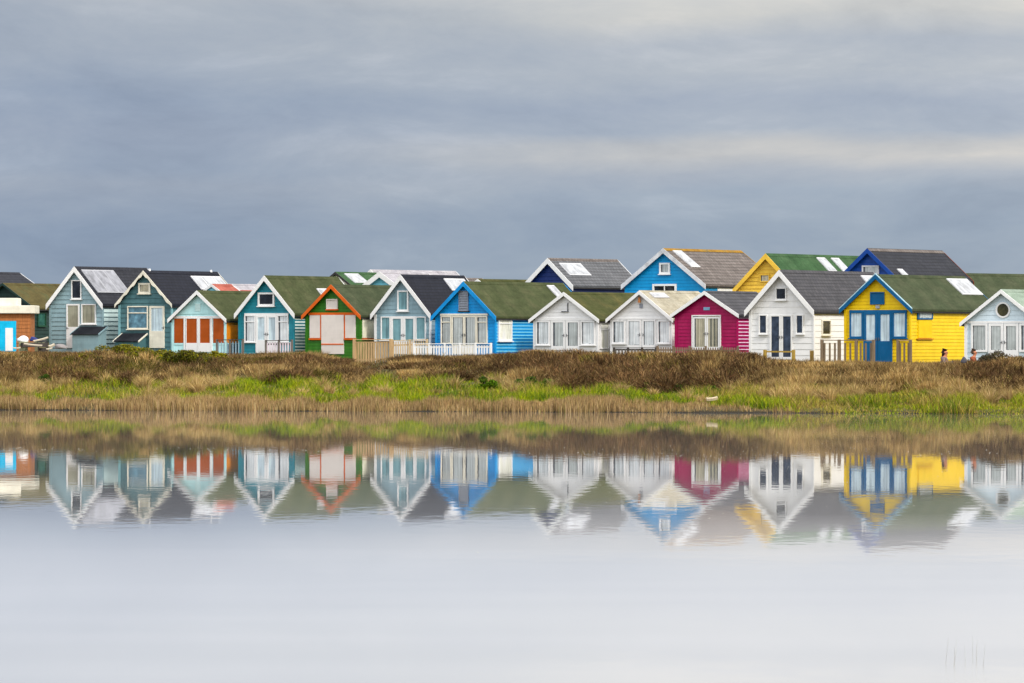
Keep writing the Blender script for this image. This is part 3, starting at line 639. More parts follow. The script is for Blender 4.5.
ca, cz = h.hit_front(1003.3, 310); b = MB(); g = MB(); N = 24; r0, r1 = 0.27, 0.34
for k in range(N):
    t0, t1 = 2 * math.pi * k / N, 2 * math.pi * (k + 1) / N
    pt = lambda r, t: (ca + r * math.cos(t), -0.06, cz + r * math.sin(t))
    b.prism([pt(r0, t0), pt(r1, t0), pt(r1, t1), pt(r0, t1)], (0, 0.06, 0))
wr = b.build('round_window', WHITE, h.e); g.prism([(ca + 0.275 * math.cos(2 * math.pi * k / N), -0.026, cz + 0.275 * math.sin(2 * math.pi * k / N)) for k in range(N)], (0, 0.02, 0)); g.build('pane', pane('moss_glass', (70, 66, 38)), wr)

# ---------- the huts behind
def back(label, apex, tipL, tipR, Y, wall, roof, xEnd=None, L=7, barge=WHITE, a=33, inset=3, bh=0.2, course=0.2, zb=3.0, **k):
    return Hut('beach_hut', label, 'beach hut', G2, tipL[0] + inset, tipR[0] - inset, apex, tipL, tipR, 0, Y, a, xEnd, L, wall, roof, barge, bh, course, zb=zb, **k)
DG = paint('blackish_green_paint', (22, 48, 44), 0.55, 0.2)
h = back('blackish green beach hut with an olive brown roof behind the brick orange shed', (9, 283.5), (-26, 309), (36, 306.5), 106, DG, FELT_O, L=6.2, barge=DG, zb=2.15, inset=4, bh=0.12)
h.win('S', 37, 313, 45, 326, paint('dark_green_frame', (30, 70, 50)), pane('green_glass', (44, 84, 66)), fw=0.04)
back('dark slate roofed hut with a white rear bargeboard, highest roof at the left edge', (-50, 271.5), (-84, 297), (-14, 297), 118, B_W, SLATE_D, xEnd=19, zb=2.9)
CY = paint('cyan_paint', (110, 186, 206), 0.5, 0.12)
back('small cyan beach hut with a salmon red roof behind the rust shuttered one', (211.5, 284.5), (200, 294), (225, 294), 99.5, CY, FELT_R, xEnd=231, zb=2.2, bh=0.13, inset=2, a=36, fo=0.08)
back('low beach hut with a dull red roof just right of the salmon roofed one', (222, 290.3), (204, 304), (240, 304), 124, CY, FELT_R, xEnd=253, zb=3.1, a=36)
back('far hut with a flat looking lilac grey roof left of the turquoise gable', (228, 284.2), (204, 302), (250, 302), 136, CY, FELT_W, xEnd=262, zb=3.3, a=36)
h = back('green roofed back row hut with cream gable and one large white skylight', (337, 272.3), (316, 290), (359, 290), 112, CREAM, FELT_E, xEnd=376, barge=DARKTRIM, zb=3.0, bh=0.13)
h.sky((342.5, 273), (356, 273), (350, 283))
back('pale blue gabled hut with broad white bargeboards, left of the white roofed one', (382, 272), (360, 289), (403.5, 288.5), 109.5, CY, FELT_W, L=4.5, zb=2.8, bh=0.3)
h = back('beach hut with a long white lilac roof behind the grey blue one', (372, 270), (346, 296), (399, 296), 121, CY, FELT_W, xEnd=455, zb=3.2, bh=0.2, a=36)
h.sky((412, 272.5), (427, 272.5), (414, 275), SKYL2)
back('beach hut with a low brownish roof behind the bright blue gable', (447, 278), (424, 296), (470, 296), 133, CY, SLATE_B, xEnd=482, zb=3.2)
back('olive roofed beach hut with a thin white bargeboard behind the bright blue hut', (479.5, 279.5), (458, 297), (502, 297), 104, CY, FELT_M, xEnd=527, zb=3.0, bh=0.12)
NV = paint('navy_paint', (14, 40, 100), 0.5, 0.16)
h = back('navy beach hut with pale bargeboards, grey slate roof and a white skylight', (550, 258.5), (525, 283), (575, 288), 100.5, NV, SLATE_L, xEnd=617, zb=2.8, bh=0.24, inset=4, cap=SLATE_B)
h.sky((558.5, 263.5), (579.5, 263.5), (567.5, 275.5))
AZ = paint('azure_paint', (0, 136, 194), 0.5, 0.1); GB = paint('grey_barge_paint', (196, 198, 202))
h = back('large azure beach hut with two attic windows and a brown grey roof', (666.5, 248.8), (624, 284.5), (707, 284.5), 98, AZ, SLATE_B, xEnd=741, zb=2.8, barge=GB, course=0.16, bh=0.22, inset=2.5, cap=felt('orange_lichen', (0.26, 0.13, 0.02), (0.32, 0.18, 0.03), (0.2, 0.14, 0.05)), a=28, backbarge=paint('lichen_barge', (150, 120, 70)))
h.win('F', 659.8, 262.8, 670.5, 274, WHITE, P_GREY, fw=0.09); h.win('F', 653, 284, 677, 295, WHITE, P_DARK, fw=0.1, bars=(0.5,))
h.sky((672, 251), (680.5, 251), (690, 267.5)); h.panel('S', 717, 287.5, 736, 291.5, WHITE, 'side_band', 0.05)
OC = paint('egg_yolk_paint', (240, 178, 62), 0.5, 0.1)
h = back('ochre beach hut with a bright green roof and two white skylights', (767, 254), (735.5, 290), (800, 288), 95.5, OC, FELT_E, xEnd=861, zb=2.6, barge=OC, course=0.18, bh=0.22, inset=3, a=28)
h.win('F', 760.5, 274.5, 770, 282, OC, P_BEIGE, fw=0.04, sill=False)
h.sky((814, 256), (822, 256), (828, 272)); h.sky((828.5, 256.5), (836, 256.5), (844, 272))
DB = paint('deep_blue_paint', (10, 60, 136), 0.45, 0.12)
h = back('deep blue beach hut with a charcoal slate roof behind the yellow one', (870, 248.8), (838, 280), (901, 280), 93.2, DB, SLATE_D, xEnd=942, zb=2.4, barge=DB, bh=0.2, inset=3, a=26, cap=SLATE_B, backbarge=paint('red_brown_barge', (118, 56, 30)))
h.win('F', 862.5, 265.5, 879.5, 274.5, GB, P_GREY, fw=0.06, bars=(0.5,)); h.sky((896.5, 269.5), (901.5, 269.5), (901.5, 276.5))
back('dull green roofed hut behind the powder blue one, cut by the right edge', (948, 273.5), (918, 303), (980, 303), 99, AZ, FELT_D, L=12, zb=2.6, a=36)

# ---------- overlap check (printed while building)
def corners(h):
    for u, w in ((-1, 0), (1, 0), (1, 1), (-1, 1)):
        yield h.o + h.u * (u * h.W / 2) + h.w * (w * h.L)
for i, p in enumerate(HUTS):
    for q in HUTS[i + 1:]:
        pen = 9
        for ax in (p.u, p.w, q.u, q.w):
            a = [c.dot(ax) for c in corners(p)]; b_ = [c.dot(ax) for c in corners(q)]
            pen = min(pen, min(max(a), max(b_)) - max(min(a), min(b_)))
        if pen > 0.02: print('OVERLAP %.2f' % pen, '|', p.e['label'][:40], '|', q.e['label'][:40])
for h in HUTS: print('HUT %-45s W%.2f L%.2f zb%.2f ridge%.2f eave%.2f th%.0f Y%.1f' % (h.e['label'][:44], h.W, h.L, h.zb, h.zA, h.zE, math.degrees(h.th), h.o.y))

# ------------------------------------------------------------------ small structures in front
def at(x, y, Y):
    Y = Y * K
    return Vector(((x - 512) / F * Y, Y, 2.4 + (HY - y) / F * Y))
def shed():
    Y = 99.0; x0 = at(-14, 0, Y).x; x1 = at(30.5, 0, Y).x; zb = 2.2; z = lambda y: at(0, y, Y).z
    e = empty('shed', ((x0 + x1) / 2, Y * K, zb)); tag(e, 'low flat roofed shed clad in orange brown boards with a bright cyan door, left edge', 'shed')
    W = (x1 - x0) / 2; H = z(313.5) - zb; b = MB()
    n = 12
    for k in range(n):
        za, zc = -0.3 + (H + 0.3) * k / n, -0.3 + (H + 0.3) * (k + 1) / n
        b.poly([(-W, -0.03, za), (W, -0.03, za), (W, -0.012, zc), (-W, -0.012, zc)]); b.poly([(-W, -0.03, za), (W, -0.03, za), (W, 0, za), (-W, 0, za)])
    for xx in (-W, W): b.poly([(xx, 0, -0.3), (xx, 2.6, -0.3), (xx, 2.6, H), (xx, 0, H)])
    b.poly([(-W, 2.6, -0.3), (W, 2.6, -0.3), (W, 2.6, H), (-W, 2.6, H)]); b.build('wall', wood('cedar_boards', (0.40, 0.14, 0.035)), e, recalc=False)
    r = MB(); r.box(-W - 0.2, W + 0.22, -0.25, 2.8, H + 0.002, z(305.5) - zb); rf = r.build('roof', CREAM, e, bevel=0.02)
    r = MB(); r.box(-W - 0.2, (at(17, 0, Y).x - (x0 + x1) / 2), 0.1, 2.5, z(305.5) - zb + 0.002, z(298) - zb); r.build('roof_box', CREAM, rf, bevel=0.02)
    c = (x0 + x1) / 2; d = MB(); d.box(at(-4, 0, Y).x - c, at(16.3, 0, Y).x - c, -0.07, -0.031, 0.02, z(321) - zb); dd = d.build('door', paint('bright_cyan_paint', (0, 172, 226)), e, bevel=0.006)
    d = MB(); d.box(at(5.5, 0, Y).x - c, at(13, 0, Y).x - c, -0.085, -0.071, 0.06, z(328) - zb); d.build('door_panel', WHITE, dd)
shed()
def bin_(hut, x0, x1, yt, yb, depth, dark, label, wallm, edge):
    u0, zt = hut.hit_front(x0, yt); u1, _ = hut.hit_front(x1, yt); _, zl = hut.hit_front(x0, yb)
    um = (u0 + u1) / 2; p = hut.o + hut.u * um
    e = empty('storage_bin', (p.x, p.y, hut.zb), -hut.th); tag(e, label, 'storage bin', 'slope topped storage bins against the two leftmost hut fronts')
    w = (u1 - u0) / 2; b = MB()
    b.prism([(-w, -0.07, -0.25), (-w, -depth, -0.25), (-w, -depth, zl - 0.03), (-w, -0.07, zt - 0.03)], (2 * w, 0, 0)); b.build('body', wallm, e)
    b = MB(); b.hexa([(-w - .05, -depth - .08, zl - 0.04), (w + .05, -depth - .08, zl - 0.04), (w + .05, -0.06, zt - 0.025), (-w - .05, -0.06, zt - 0.025), (-w - .05, -depth - .08, zl), (w + .05, -depth - .08, zl), (w + .05, -0.06, zt + 0.015), (-w - .05, -0.06, zt + 0.015)])
    l = b.build('lid', dark, e)
    for sx in (-1, 1):
        b = MB(); b.hexa([(sx * (w + .07) - .02, -depth - .09, zl - 0.07), (sx * (w + .07) + .02, -depth - .09, zl - 0.07), (sx * (w + .07) + .02, -0.06, zt - 0.05), (sx * (w + .07) - .02, -0.06, zt - 0.05), (sx * (w + .07) - .02, -depth - .09, zl + .01), (sx * (w + .07) + .02, -depth - .09, zl + .01), (sx * (w + .07) + .02, -0.06, zt + .025), (sx * (w + .07) - .02, -0.06, zt + .025)])
        b.build('edge_trim', edge, l)
LID = felt('black_felt', (0.012, 0.014, 0.018), (0.018, 0.02, 0.025), (0.025, 0.027, 0.032))
bin_(HA, 81, 107, 327, 334, 0.8, LID, 'slate blue storage bin with a sloping black lid under the leftmost hut window', A_W, A_W)
bin_(HB, 124, 147, 333.5, 341, 0.8, LID, 'low dark teal bin with a cream edged black lid under the teal hut window', B_W, CREAM)

# ------------------------------------------------------------------ fences
def fence(label, pts, ytop, mpost, mrail, mpick, npost, pick=0.1, gap=0.1, rails=(0.95, 0.15), group='low fences in front of the huts', pw=0.09, topcap=True, over=0.0, drop=0.35, pickh=0.92, pwid=None, cat='fence', depthrail=0.035):
    """pts: ((x0px, Y0), (x1px, Y1)); ytop: picture row of the top rail at both ends"""
    p0 = at(pts[0][0], ytop[0], pts[0][1]); p1 = at(pts[1][0], ytop[1], pts[1][1])
    d = Vector((p1.x - p0.x, p1.y - p0.y)); Ln = d.length; rz = math.atan2(d.y, d.x)
    g0 = gz(p0.x, p0.y); e = empty('fence', (p0.x, p0.y, g0), rz); tag(e, label, cat, group)
    zt = lambda t: p0.z + (p1.z - p0.z) * t - g0
    zg = lambda t: gz(p0.x + d.x * t, p0.y + d.y * t) - g0
    for k in range(npost):
        t = k / (npost - 1); x = Ln * t; b = MB(); b.box(x - pw / 2, x + pw / 2, -pw / 2, pw / 2, zg(t) - drop, zt(t) + 0.05 + over)
        b.build('post', mpost, e, bevel=0.006)
    for r in rails:
        b = MB(); f = lambda t: zg(t) + (zt(t) - zg(t)) * r
        b.hexa([(0, 0.02, f(0) - 0.035), (Ln, 0.02, f(1) - 0.035), (Ln, 0.02 + depthrail, f(1) - 0.035), (0, 0.02 + depthrail, f(0) - 0.035), (0, 0.02, f(0) + 0.035), (Ln, 0.02, f(1) + 0.035), (Ln, 0.02 + depthrail, f(1) + 0.035), (0, 0.02 + depthrail, f(0) + 0.035)])
        b.build('rail', mrail, e)
    if topcap:
        b = MB(); b.hexa([(0, -0.05, zt(0)), (Ln, -0.05, zt(1)), (Ln, 0.07, zt(1)), (0, 0.07, zt(0)), (0, -0.05, zt(0) + 0.035), (Ln, -0.05, zt(1) + 0.035), (Ln, 0.07, zt(1) + 0.035), (0, 0.07, zt(0) + 0.035)]); b.build('top_rail', mrail, e)
    if pick:
        n = min(100, max(2, int(Ln / (pick + gap))))
        for k in range(n):
            x = (k + 0.5) * Ln / n; t = x / Ln; b = MB(); j = random.uniform(-0.008, 0.008)
            b.box(x - pick / 2, x + pick / 2, -0.004, 0.018, zg(t) + 0.02, zg(t) + (zt(t) - zg(t)) * pickh + j); b.build('picket', mpick, e)
    return e
PINE = wood('new_pine', (0.50, 0.33, 0.16)); PINE2 = wood('sunlit_pine', (0.62, 0.46, 0.26)); OLDW = wood('weathered_timber', (0.20, 0.14, 0.085)); GREYW = wood('grey_timber', (0.16, 0.14, 0.12)); DRKW = wood('dark_timber', (0.06, 0.05, 0.045))
fence('close boarded new pine fence panel standing between the green hut and the bushes', ((354.5, 95.0), (391, 94.8)), (340, 340), PINE, PINE, PINE, 2, 0.1, 0.028, rails=(0.9, 0.12), pw=0.14)
fence('sunlit pine picket fence running right from the close boarded panel', ((392.5, 94.85), (427, 94.7)), (341, 340), PINE2, PINE2, PINE2, 3, 0.05, 0.06, rails=(0.78, 0.12), pw=0.1, pickh=0.96)
fence('white picket fence in front of the bright blue hut', ((414, 94.3), (491, 93.9)), (344.2, 344), WHITE, WHITE, WHITE, 6, 0.075, 0.055, rails=(0.8, 0.15), pw=0.09)
fence('pinkish white picket fence with a dark top rail below the turquoise hut', ((266, 96.2), (292, 96.0)), (341, 340.6), GREYW, DRKW, paint('pinkish_white_paint', (222, 205, 214)), 3, 0.075, 0.06, rails=(0.8, 0.2))
fence('grey railing with thin balusters below the rust shuttered hut', ((217, 96.7), (243, 96.5)), (340.4, 340), GREYW, DRKW, paint('blue_grey_baluster', (140, 165, 178)), 3, 0.05, 0.1, rails=(0.2,))
fence('dark picket fence half buried in brown scrub before the lantern hut', ((614, 93.1), (656, 92.8)), (348.3, 348.2), DRKW, DRKW, GREYW, 4, 0.07, 0.085, rails=(0.88, 0.3), topcap=True)
fence('brown picket fence just above the scrub before the magenta hut', ((657.5, 91.8), (738, 91.3)), (347.3, 347.6), OLDW, OLDW, wood('brown_picket', (0.24, 0.17, 0.11)), 6, 0.06, 0.055, rails=(0.8, 0.3), topcap=False, over=0.02, pickh=1.0)
fence('weathered railing of wide spaced balusters between the white hut and the yellow one', ((822, 86.7), (873.5, 86.4)), (340.6, 340.8), OLDW, OLDW, OLDW, 4, 0.085, 0.14, rails=(0.1,), pw=0.12)
fence('short weathered railing right of the blue doors of the yellow hut', ((898, 86.4), (910.5, 86.3)), (340.8, 340.8), OLDW, PINE, OLDW, 2, 0.085, 0.11, rails=(0.1,), pw=0.11)
fence('thin yellowish rail on two posts across the doors of the tall white hut', ((765, 88.8), (793.5, 88.6)), (351, 351), wood('mustard_timber', (0.40, 0.26, 0.04)), wood('mustard_timber', (0.40, 0.26, 0.04)), None, 2, 0, rails=(0.95,), topcap=False, pw=0.13)
p = at(811.8, 351.2, 88.3); g = gz(p.x, p.y); e = empty('bollard', (p.x, p.y, g)); tag(e, 'lone short mustard brown timber post before the white hut corner', 'post')
b = MB(); b.box(-.085, .085, -.085, .085, -0.3, p.z - g); b.build('post', wood('mustard_brown_timber', (0.26, 0.16, 0.03)), e, bevel=0.012)
b = MB(); b.box(-.095, .095, -.095, .095, p.z - g + .002, p.z - g + .03); b.build('cap', wood('mustard_timber', (0.40, 0.26, 0.04)), e)
# decks under the pine fence, seen as a pale edge
p0 = at(363, 366, 94.6); b = MB(); L0 = at(388, 366, 94.6).x - p0.x
g = gz(p0.x, p0.y); b.box(0, L0, 0, 0.9, -0.1, 0.12); o = b.build('step', paint('concrete_step', (190, 178, 165)), None, bevel=0.01); o.location = (p0.x, p0.y, 2.4 + (HY - 369) / F * p0.y); tag(o, 'pale low step under the close boarded pine fence panel', 'step')

# ------------------------------------------------------------------ heap at the left and the block on the shore
PALEW = wood('bleached_timber', (0.52, 0.45, 0.34))
def plank(x, y, Y, L, w, t, yaw, tilt, label, m=PALEW, name='plank', cat='plank', group='loose boards on the heap at the left'):
    p = at(x, y, Y); b = MB(); n = 5
    for k in range(n):
        a0, a1 = -L / 2 + L * k / n, -L / 2 + L * (k + 1) / n; c = lambda a: 0.02 * (2 * a / L) ** 2
        b.hexa([(a0, -w / 2, c(a0)), (a1, -w / 2, c(a1)), (a1, w / 2, c(a1)), (a0, w / 2, c(a0)), (a0, -w / 2, c(a0) + t), (a1, -w / 2, c(a1) + t), (a1, w / 2, c(a1) + t), (a0, w / 2, c(a0) + t)])
    o = b.build(name, m); o.location = p; o.rotation_euler = (math.radians(12), math.radians(-tilt), math.radians(yaw)); tag(o, label, cat, group); return o
plank(41, 340, 98.0, 0.75, 0.16, 0.05, 12, 14, 'bleached board sloping up to the right on top of the heap')
plank(33, 345.5, 97.5, 0.9, 0.14, 0.05, -8, -6, 'long bleached board lying across the pallet front')
plank(52, 346.5, 97.3, 0.3, 0.18, 0.08, 20, 22, 'short upright tilted pale board end right of the heap')
plank(17, 348.6, 96.9, 0.35, 0.14, 0.04, 5, 3, 'small pale board lying alone in the scrub left of the heap')
plank(49.5, 349.3, 96.7, 0.3, 0.13, 0.04, 10, 10, 'small pale board low in the scrub right of the heap')
p = at(33, 347, 98); e = empty('pallet', (p.x, p.y, p.z), 0.2); tag(e, 'grey green timber pallet in the middle of the heap', 'pallet')
for k in range(6): b = MB(); b.box(-0.55 + k * 0.19, -0.42 + k * 0.19, -0.4, 0.4, 0.20, 0.225); b.build('slat', wood('green_grey_timber', (0.22, 0.22, 0.13)), e)
for k in (-0.38, 0, 0.38): b = MB(); b.box(-0.56, 0.56, k - 0.04, k + 0.04, 0.0, 0.198); b.build('bearer', DRKW, e)
def crate(x0, x1, y0, y1, Y, m, label):
    p = at((x0 + x1) / 2, y1, Y); q = at(x1, y0, Y); w = q.x - p.x; hgt = q.z - p.z; z0 = gz(p.x, p.y) - 0.03; hgt = q.z - z0; e = empty('crate', (p.x, p.y, z0), 0.15); tag(e, label, 'crate', 'crates under the heap at the left')
    for sy in (-1, 1):
        for k in range(3): b = MB(); b.box(-w, w, sy * 0.3 - 0.012, sy * 0.3 + 0.012, hgt * (k / 3 + 0.03), hgt * ((k + 1) / 3 - 0.03)); b.build('slat', m, e)
    for sx in (-1, 1): b = MB(); b.box(sx * (w - 0.02) - 0.015, sx * (w - 0.02) + 0.015, -0.285, 0.285, 0.0, hgt - 0.01); b.build('side', m, e)
    b = MB(); b.box(-w + 0.04, w - 0.04, -0.285, 0.285, 0.02, 0.05); b.build('base', m, e)
crate(19, 27.5, 341.5, 350, 98.2, wood('pale_green_crate', (0.34, 0.36, 0.22)), 'pale green slatted crate under the white sheet')
crate(38, 47.5, 343, 350, 98.3, DRKW, 'dark slatted crate under the right end of the heap')
def lump(name, label, cat, p, sx, sy, sz, m, seed=0, n=18, group=None):
    b = MB(); R = random.Random(seed); rows = 8
    off = [R.uniform(0, 6.28) for _ in range(6)]
    def pt(i, j):
        th = math.pi * i / rows; ph = 2 * math.pi * j / n
        x, y, z = math.sin(th) * math.cos(ph), math.sin(th) * math.sin(ph), math.cos(th)
        k = 1 + 0.13 * math.sin(3 * x + off[0]) + 0.12 * math.sin(4 * y + off[1]) + 0.1 * math.sin(5 * z + off[2] + 3 * x)
        return (x * sx * k, y * sy * k, max(z, -0.3) * sz * k)
    for i in range(rows):
        for j in range(n): b.poly([pt(i, j), pt(i + 1, j), pt(i + 1, j + 1), pt(i, j + 1)])
    o = b.build(name, m, None, smooth=True); o.location = p; tag(o, label, cat, group)
    import bmesh
    bm = bmesh.new(); bm.from_mesh(o.data); bmesh.ops.remove_doubles(bm, verts=bm.verts, dist=1e-4); bmesh.ops.recalc_face_normals(bm, faces=bm.faces); bm.to_mesh(o.data); bm.free()
    return o
lump('dust_sheet', 'crumpled white sheet heaped in front of the orange shed', 'sheet', at(23, 340.6, 98.2), 0.32, 0.3, 0.2, WHITE, 3)
lump('tarpaulin', 'dark blue tarpaulin bundle right of the white sheet', 'tarpaulin', at(34, 339.8, 98.6), 0.2, 0.2, 0.17, paint('tarp_blue', (40, 50, 110)), 5)
lump('fishing_net', 'dark bundled net right end of the heap', 'net', at(43.5, 344, 98.4), 0.26, 0.25, 0.24, paint('net_black', (34, 36, 34)), 8)
lump('grey_bundle', 'small greyish stone mound before the slate blue hut door', 'stone', at(61, 347.6, 97.8), 0.3, 0.25, 0.17, paint('grey_stone', (130, 125, 125)), 9)
pb = at(712.5, 402, 75.6)
o = plank(712.2, 400.2, 75.3, 0.42, 0.18, 0.09, 8, 7, 'pale bleached timber block lying at the reed edge near the water', wood('driftwood', (0.50, 0.40, 0.26)), 'driftwood', 'driftwood', None)


# ------------------------------------------------------------------ vegetation
SATURATION = {'bramble_thicket': 1.06, 'brown_scrub': 1.06, 'dry_reeds': 1.05, 'dry_grass': 1.1}
def mesh_np(name, V, quads, tris, C, mat, parent=None, **t):
    me = bpy.data.meshes.new(name); nq, ntr = len(quads), len(tris)
    me.vertices.add(len(V)); me.vertices.foreach_set('co', np.ascontiguousarray(V, np.float32).ravel())
    li = np.concatenate([quads.ravel(), tris.ravel()]).astype(np.int32)
    me.loops.add(len(li)); me.loops.foreach_set('vertex_index', li)
    ls = np.concatenate([np.arange(nq) * 4, nq * 4 + np.arange(ntr) * 3]).astype(np.int32)
    me.polygons.add(nq + ntr); me.polygons.foreach_set('loop_start', ls)
    lum = C @ np.array([0.3, 0.6, 0.1]); C = np.clip(lum[:, None] + (C - lum[:, None]) * SATURATION.get(name, 1.12), 0.003, 0.8)
    a = me.color_attributes.new('Col', 'FLOAT_COLOR', 'POINT')
    a.data.foreach_set('color', np.concatenate([C, np.ones((len(C), 1))], 1).astype(np.float32).ravel())
    me.materials.append(mat); me.update(calc_edges=True); me.validate()
    o = bpy.data.objects.new(name, me); COL.objects.link(o)
    if parent: o.parent = parent
    tag(o, **t); return o
def blades(P, h, w, lean, C, curve=0.35):
    N = len(P); yaw = RNG.uniform(0, math.pi, N); A = np.stack([np.cos(yaw), np.sin(yaw), np.zeros(N)], 1)
    la = RNG.uniform(0, 2 * math.pi, N); D = np.stack([np.cos(la), np.sin(la), np.zeros(N)], 1) * (lean * h)[:, None]
    up = np.zeros((N, 3)); up[:, 2] = h
    w2 = (w / 2)[:, None]
    v0 = P - A * w2; v1 = P + A * w2
    M = P + up * 0.55 + D * curve; v2 = M + A * w2 * 0.75; v3 = M - A * w2 * 0.75; v4 = P + up + D
    V = np.stack([v0, v1, v2, v3, v4], 1).reshape(-1, 3); b = np.arange(N)[:, None] * 5
    return V, np.concatenate([b, b + 1, b + 2, b + 3], 1), np.concatenate([b + 3, b + 2, b + 4], 1), np.repeat(C, 5, 0)
def leaves(P, size, C, up=0.3):
    N = len(P); n = RNG.normal(size=(N, 3)); n[:, 2] += up; n /= np.linalg.norm(n, axis=1)[:, None]
    r = RNG.normal(size=(N, 3)); u = np.cross(n, r); u /= np.linalg.norm(u, axis=1)[:, None]; v = np.cross(n, u)
    s = size[:, None]
    V = np.stack([P - u * s, P - v * s * 0.55, P + u * s, P + v * s * 0.55], 1).reshape(-1, 3); b = np.arange(N)[:, None] * 4
    return V, np.concatenate([b, b + 1, b + 2, b + 3], 1), np.zeros((0, 3), int), np.repeat(C, 4, 0)
def join(parts):
    V, Q, T, C = [], [], [], []; n = 0
    for v, q, t, c in parts:
        V.append(v); Q.append(q + n); T.append(t + n); C.append(c); n += len(v)
    return np.concatenate(V), np.concatenate(Q), np.concatenate(T), np.concatenate(C)
def palette(N, cols, w, jit=0.18, k=None):
    cols = np.array(cols); i = RNG.choice(len(cols), N, p=np.array(w) / sum(w)) if k is None else k
    return np.clip(cols[i] * RNG.uniform(1 - jit, 1 + jit, (N, 1)) * RNG.uniform(0.94, 1.06, (N, 3)), 0.004, 0.8)
TOPX = [-80, 0, 50, 100, 130, 165, 200, 230, 260, 290, 320, 350, 370, 392, 410, 430, 455, 490, 530, 560, 600, 650, 700, 740, 768, 800, 850, 900, 940, 960, 975, 1000, 1024, 1100]
TOPY = [352, 352, 353, 352, 352, 355, 357, 358, 357, 354, 357, 361, 372, 371, 360, 359, 357.5, 356, 352, 350.5, 351.5, 352, 352, 352, 358, 363, 362.5, 363, 362, 361, 359, 357, 356, 356]
def top_z(X, Y):                                                  # height of the scrub's crown line over the water
    px = 512 + F * X / Y
    return 2.4 + (HY - np.interp(px, TOPX, TOPY)) / F * Y + 0.34 * (fbm(X * 0.75, X * 0 + 4.4, 17, 3) - 0.52)
XR = (-28, 28)
def sample(N, t0, t1, xr=XR):
    X = RNG.uniform(*xr, N); t = RNG.uniform(t0, t1, N); yw = Yw(X); Y = yw + t * (Yc(X) - yw)
    return X, Y, t, 512 + F * X / Y
sm = lambda a, b, x: np.clip((x - a) / (b - a), 0, 1) ** 2 * (3 - 2 * np.clip((x - a) / (b - a), 0, 1))
VEG = vcol('dry_stems'); VEG2 = vcol('green_blades', 0.7)

def patch(X, Y, fx, fy, seed, lo, hi, soft=0.12):
    """0..1 in soft edged patches"""
    return sm(lo, hi, fbm(X * fx, Y / K * fy, seed, 3) + RNG.normal(0, soft * 0.35, len(X)))
DARK_T = [(0.046, 0.025, 0.012), (0.098, 0.054, 0.024), (0.160, 0.092, 0.040), (0.078, 0.060, 0.018), (0.21, 0.138, 0.066)]
LITE_T = [(0.35, 0.235, 0.095), (0.25, 0.165, 0.066), (0.14, 0.090, 0.038), (0.46, 0.335, 0.155)]
def scrub():
    X, Y, t, px = sample(200000, 0.36, 1.12)
    st = np.interp(px, [0, 60, 180, 250, 300, 480, 520, 560, 640, 760, 800, 1024], [0.48, 0.44, 0.46, 0.54, 0.55, 0.53, 0.54, 0.42, 0.40, 0.42, 0.50, 0.55])
    st = st + 0.22 * (fbm(X * 0.55, Y * 0 + 1.7, 21, 3) - 0.5)
    cl = sm(0.25, 0.75, fbm(X * 0.62, Y / K * 0.62, 31, 3)); keep = (t > st) & (RNG.uniform(0, 1, len(X)) < 0.25 + 1.0 * cl)
    X, Y, t, px, st, cl = [a[keep] for a in (X, Y, t, px, st, cl)]; N = len(X)
    g = ground(X, Y); full = np.maximum(0.12, top_z(X, Y) - g)
    rise = 0.28 + 0.72 * sm(0, 0.20, t - st); bk = sm(0.72, 0.9, t)
    h = full * rise * ((0.36 + 0.72 * cl) * (1 - bk) + (0.5 + 0.52 * cl) * bk) * RNG.uniform(0.55, 1.0, N) ** 0.7; h = np.minimum(h, full * 1.04) * np.where(t < 0.85, 0.8, 1.0)
    base = np.interp(px, [0, 60, 180, 260, 330, 400, 560, 760, 800, 960, 985, 1030], [0.30, 0.30, 0.22, 0.25, 0.40, 0.38, 0.10, 0.16, 0.66, 0.66, 0.22, 0.2])
    tan = np.clip(base + 0.75 * (patch(X, Y, 0.7, 0.8, 41, 0.35, 0.68) - 0.45), 0.03, 0.92)
    oli = patch(X, Y, 0.5, 0.7, 43, 0.5, 0.66)
    dark = palette(N, DARK_T, [3, 4, 3, 1, 1.2], 0.25); oliv = palette(N, [(0.085, 0.078, 0.018), (0.13, 0.115, 0.022), (0.06, 0.05, 0.018)], [3, 2, 3], 0.25)
    dark = np.where((RNG.uniform(0, 1, N) < oli * 0.5)[:, None], oliv, dark)
    lite = palette(N, LITE_T, [3, 3, 2.4, 0.9], 0.22)
    C = np.where((RNG.uniform(0, 1, N) < tan)[:, None], lite, dark)
    P = np.stack([X, Y, g - 0.03], 1)
    a = blades(P, h, RNG.uniform(0.012, 0.030, N), RNG.uniform(0.05, 0.5, N), C, 0.25)
    # side twigs filling the crowns
    k = RNG.integers(0, N, 150000); zz = RNG.uniform(0.25, 0.98, len(k)) ** 0.7
    Pt = np.stack([X[k] + RNG.normal(0, 0.12, len(k)), Y[k] + RNG.normal(0, 0.12, len(k)), g[k] + h[k] * zz], 1)
    b = blades(Pt, RNG.uniform(0.06, 0.18, len(k)), RNG.uniform(0.010, 0.022, len(k)), RNG.uniform(0.4, 1.8, len(k)), np.clip(C[k] * RNG.uniform(0.7, 1.25, (len(k), 1)), 0, 0.6), 0.4)
    mesh_np('brown_scrub', *join([a, b]), VEG, label='brown wintry scrub and dead stems covering the top of the bank', cat='scrub', kind='stuff')
scrub()
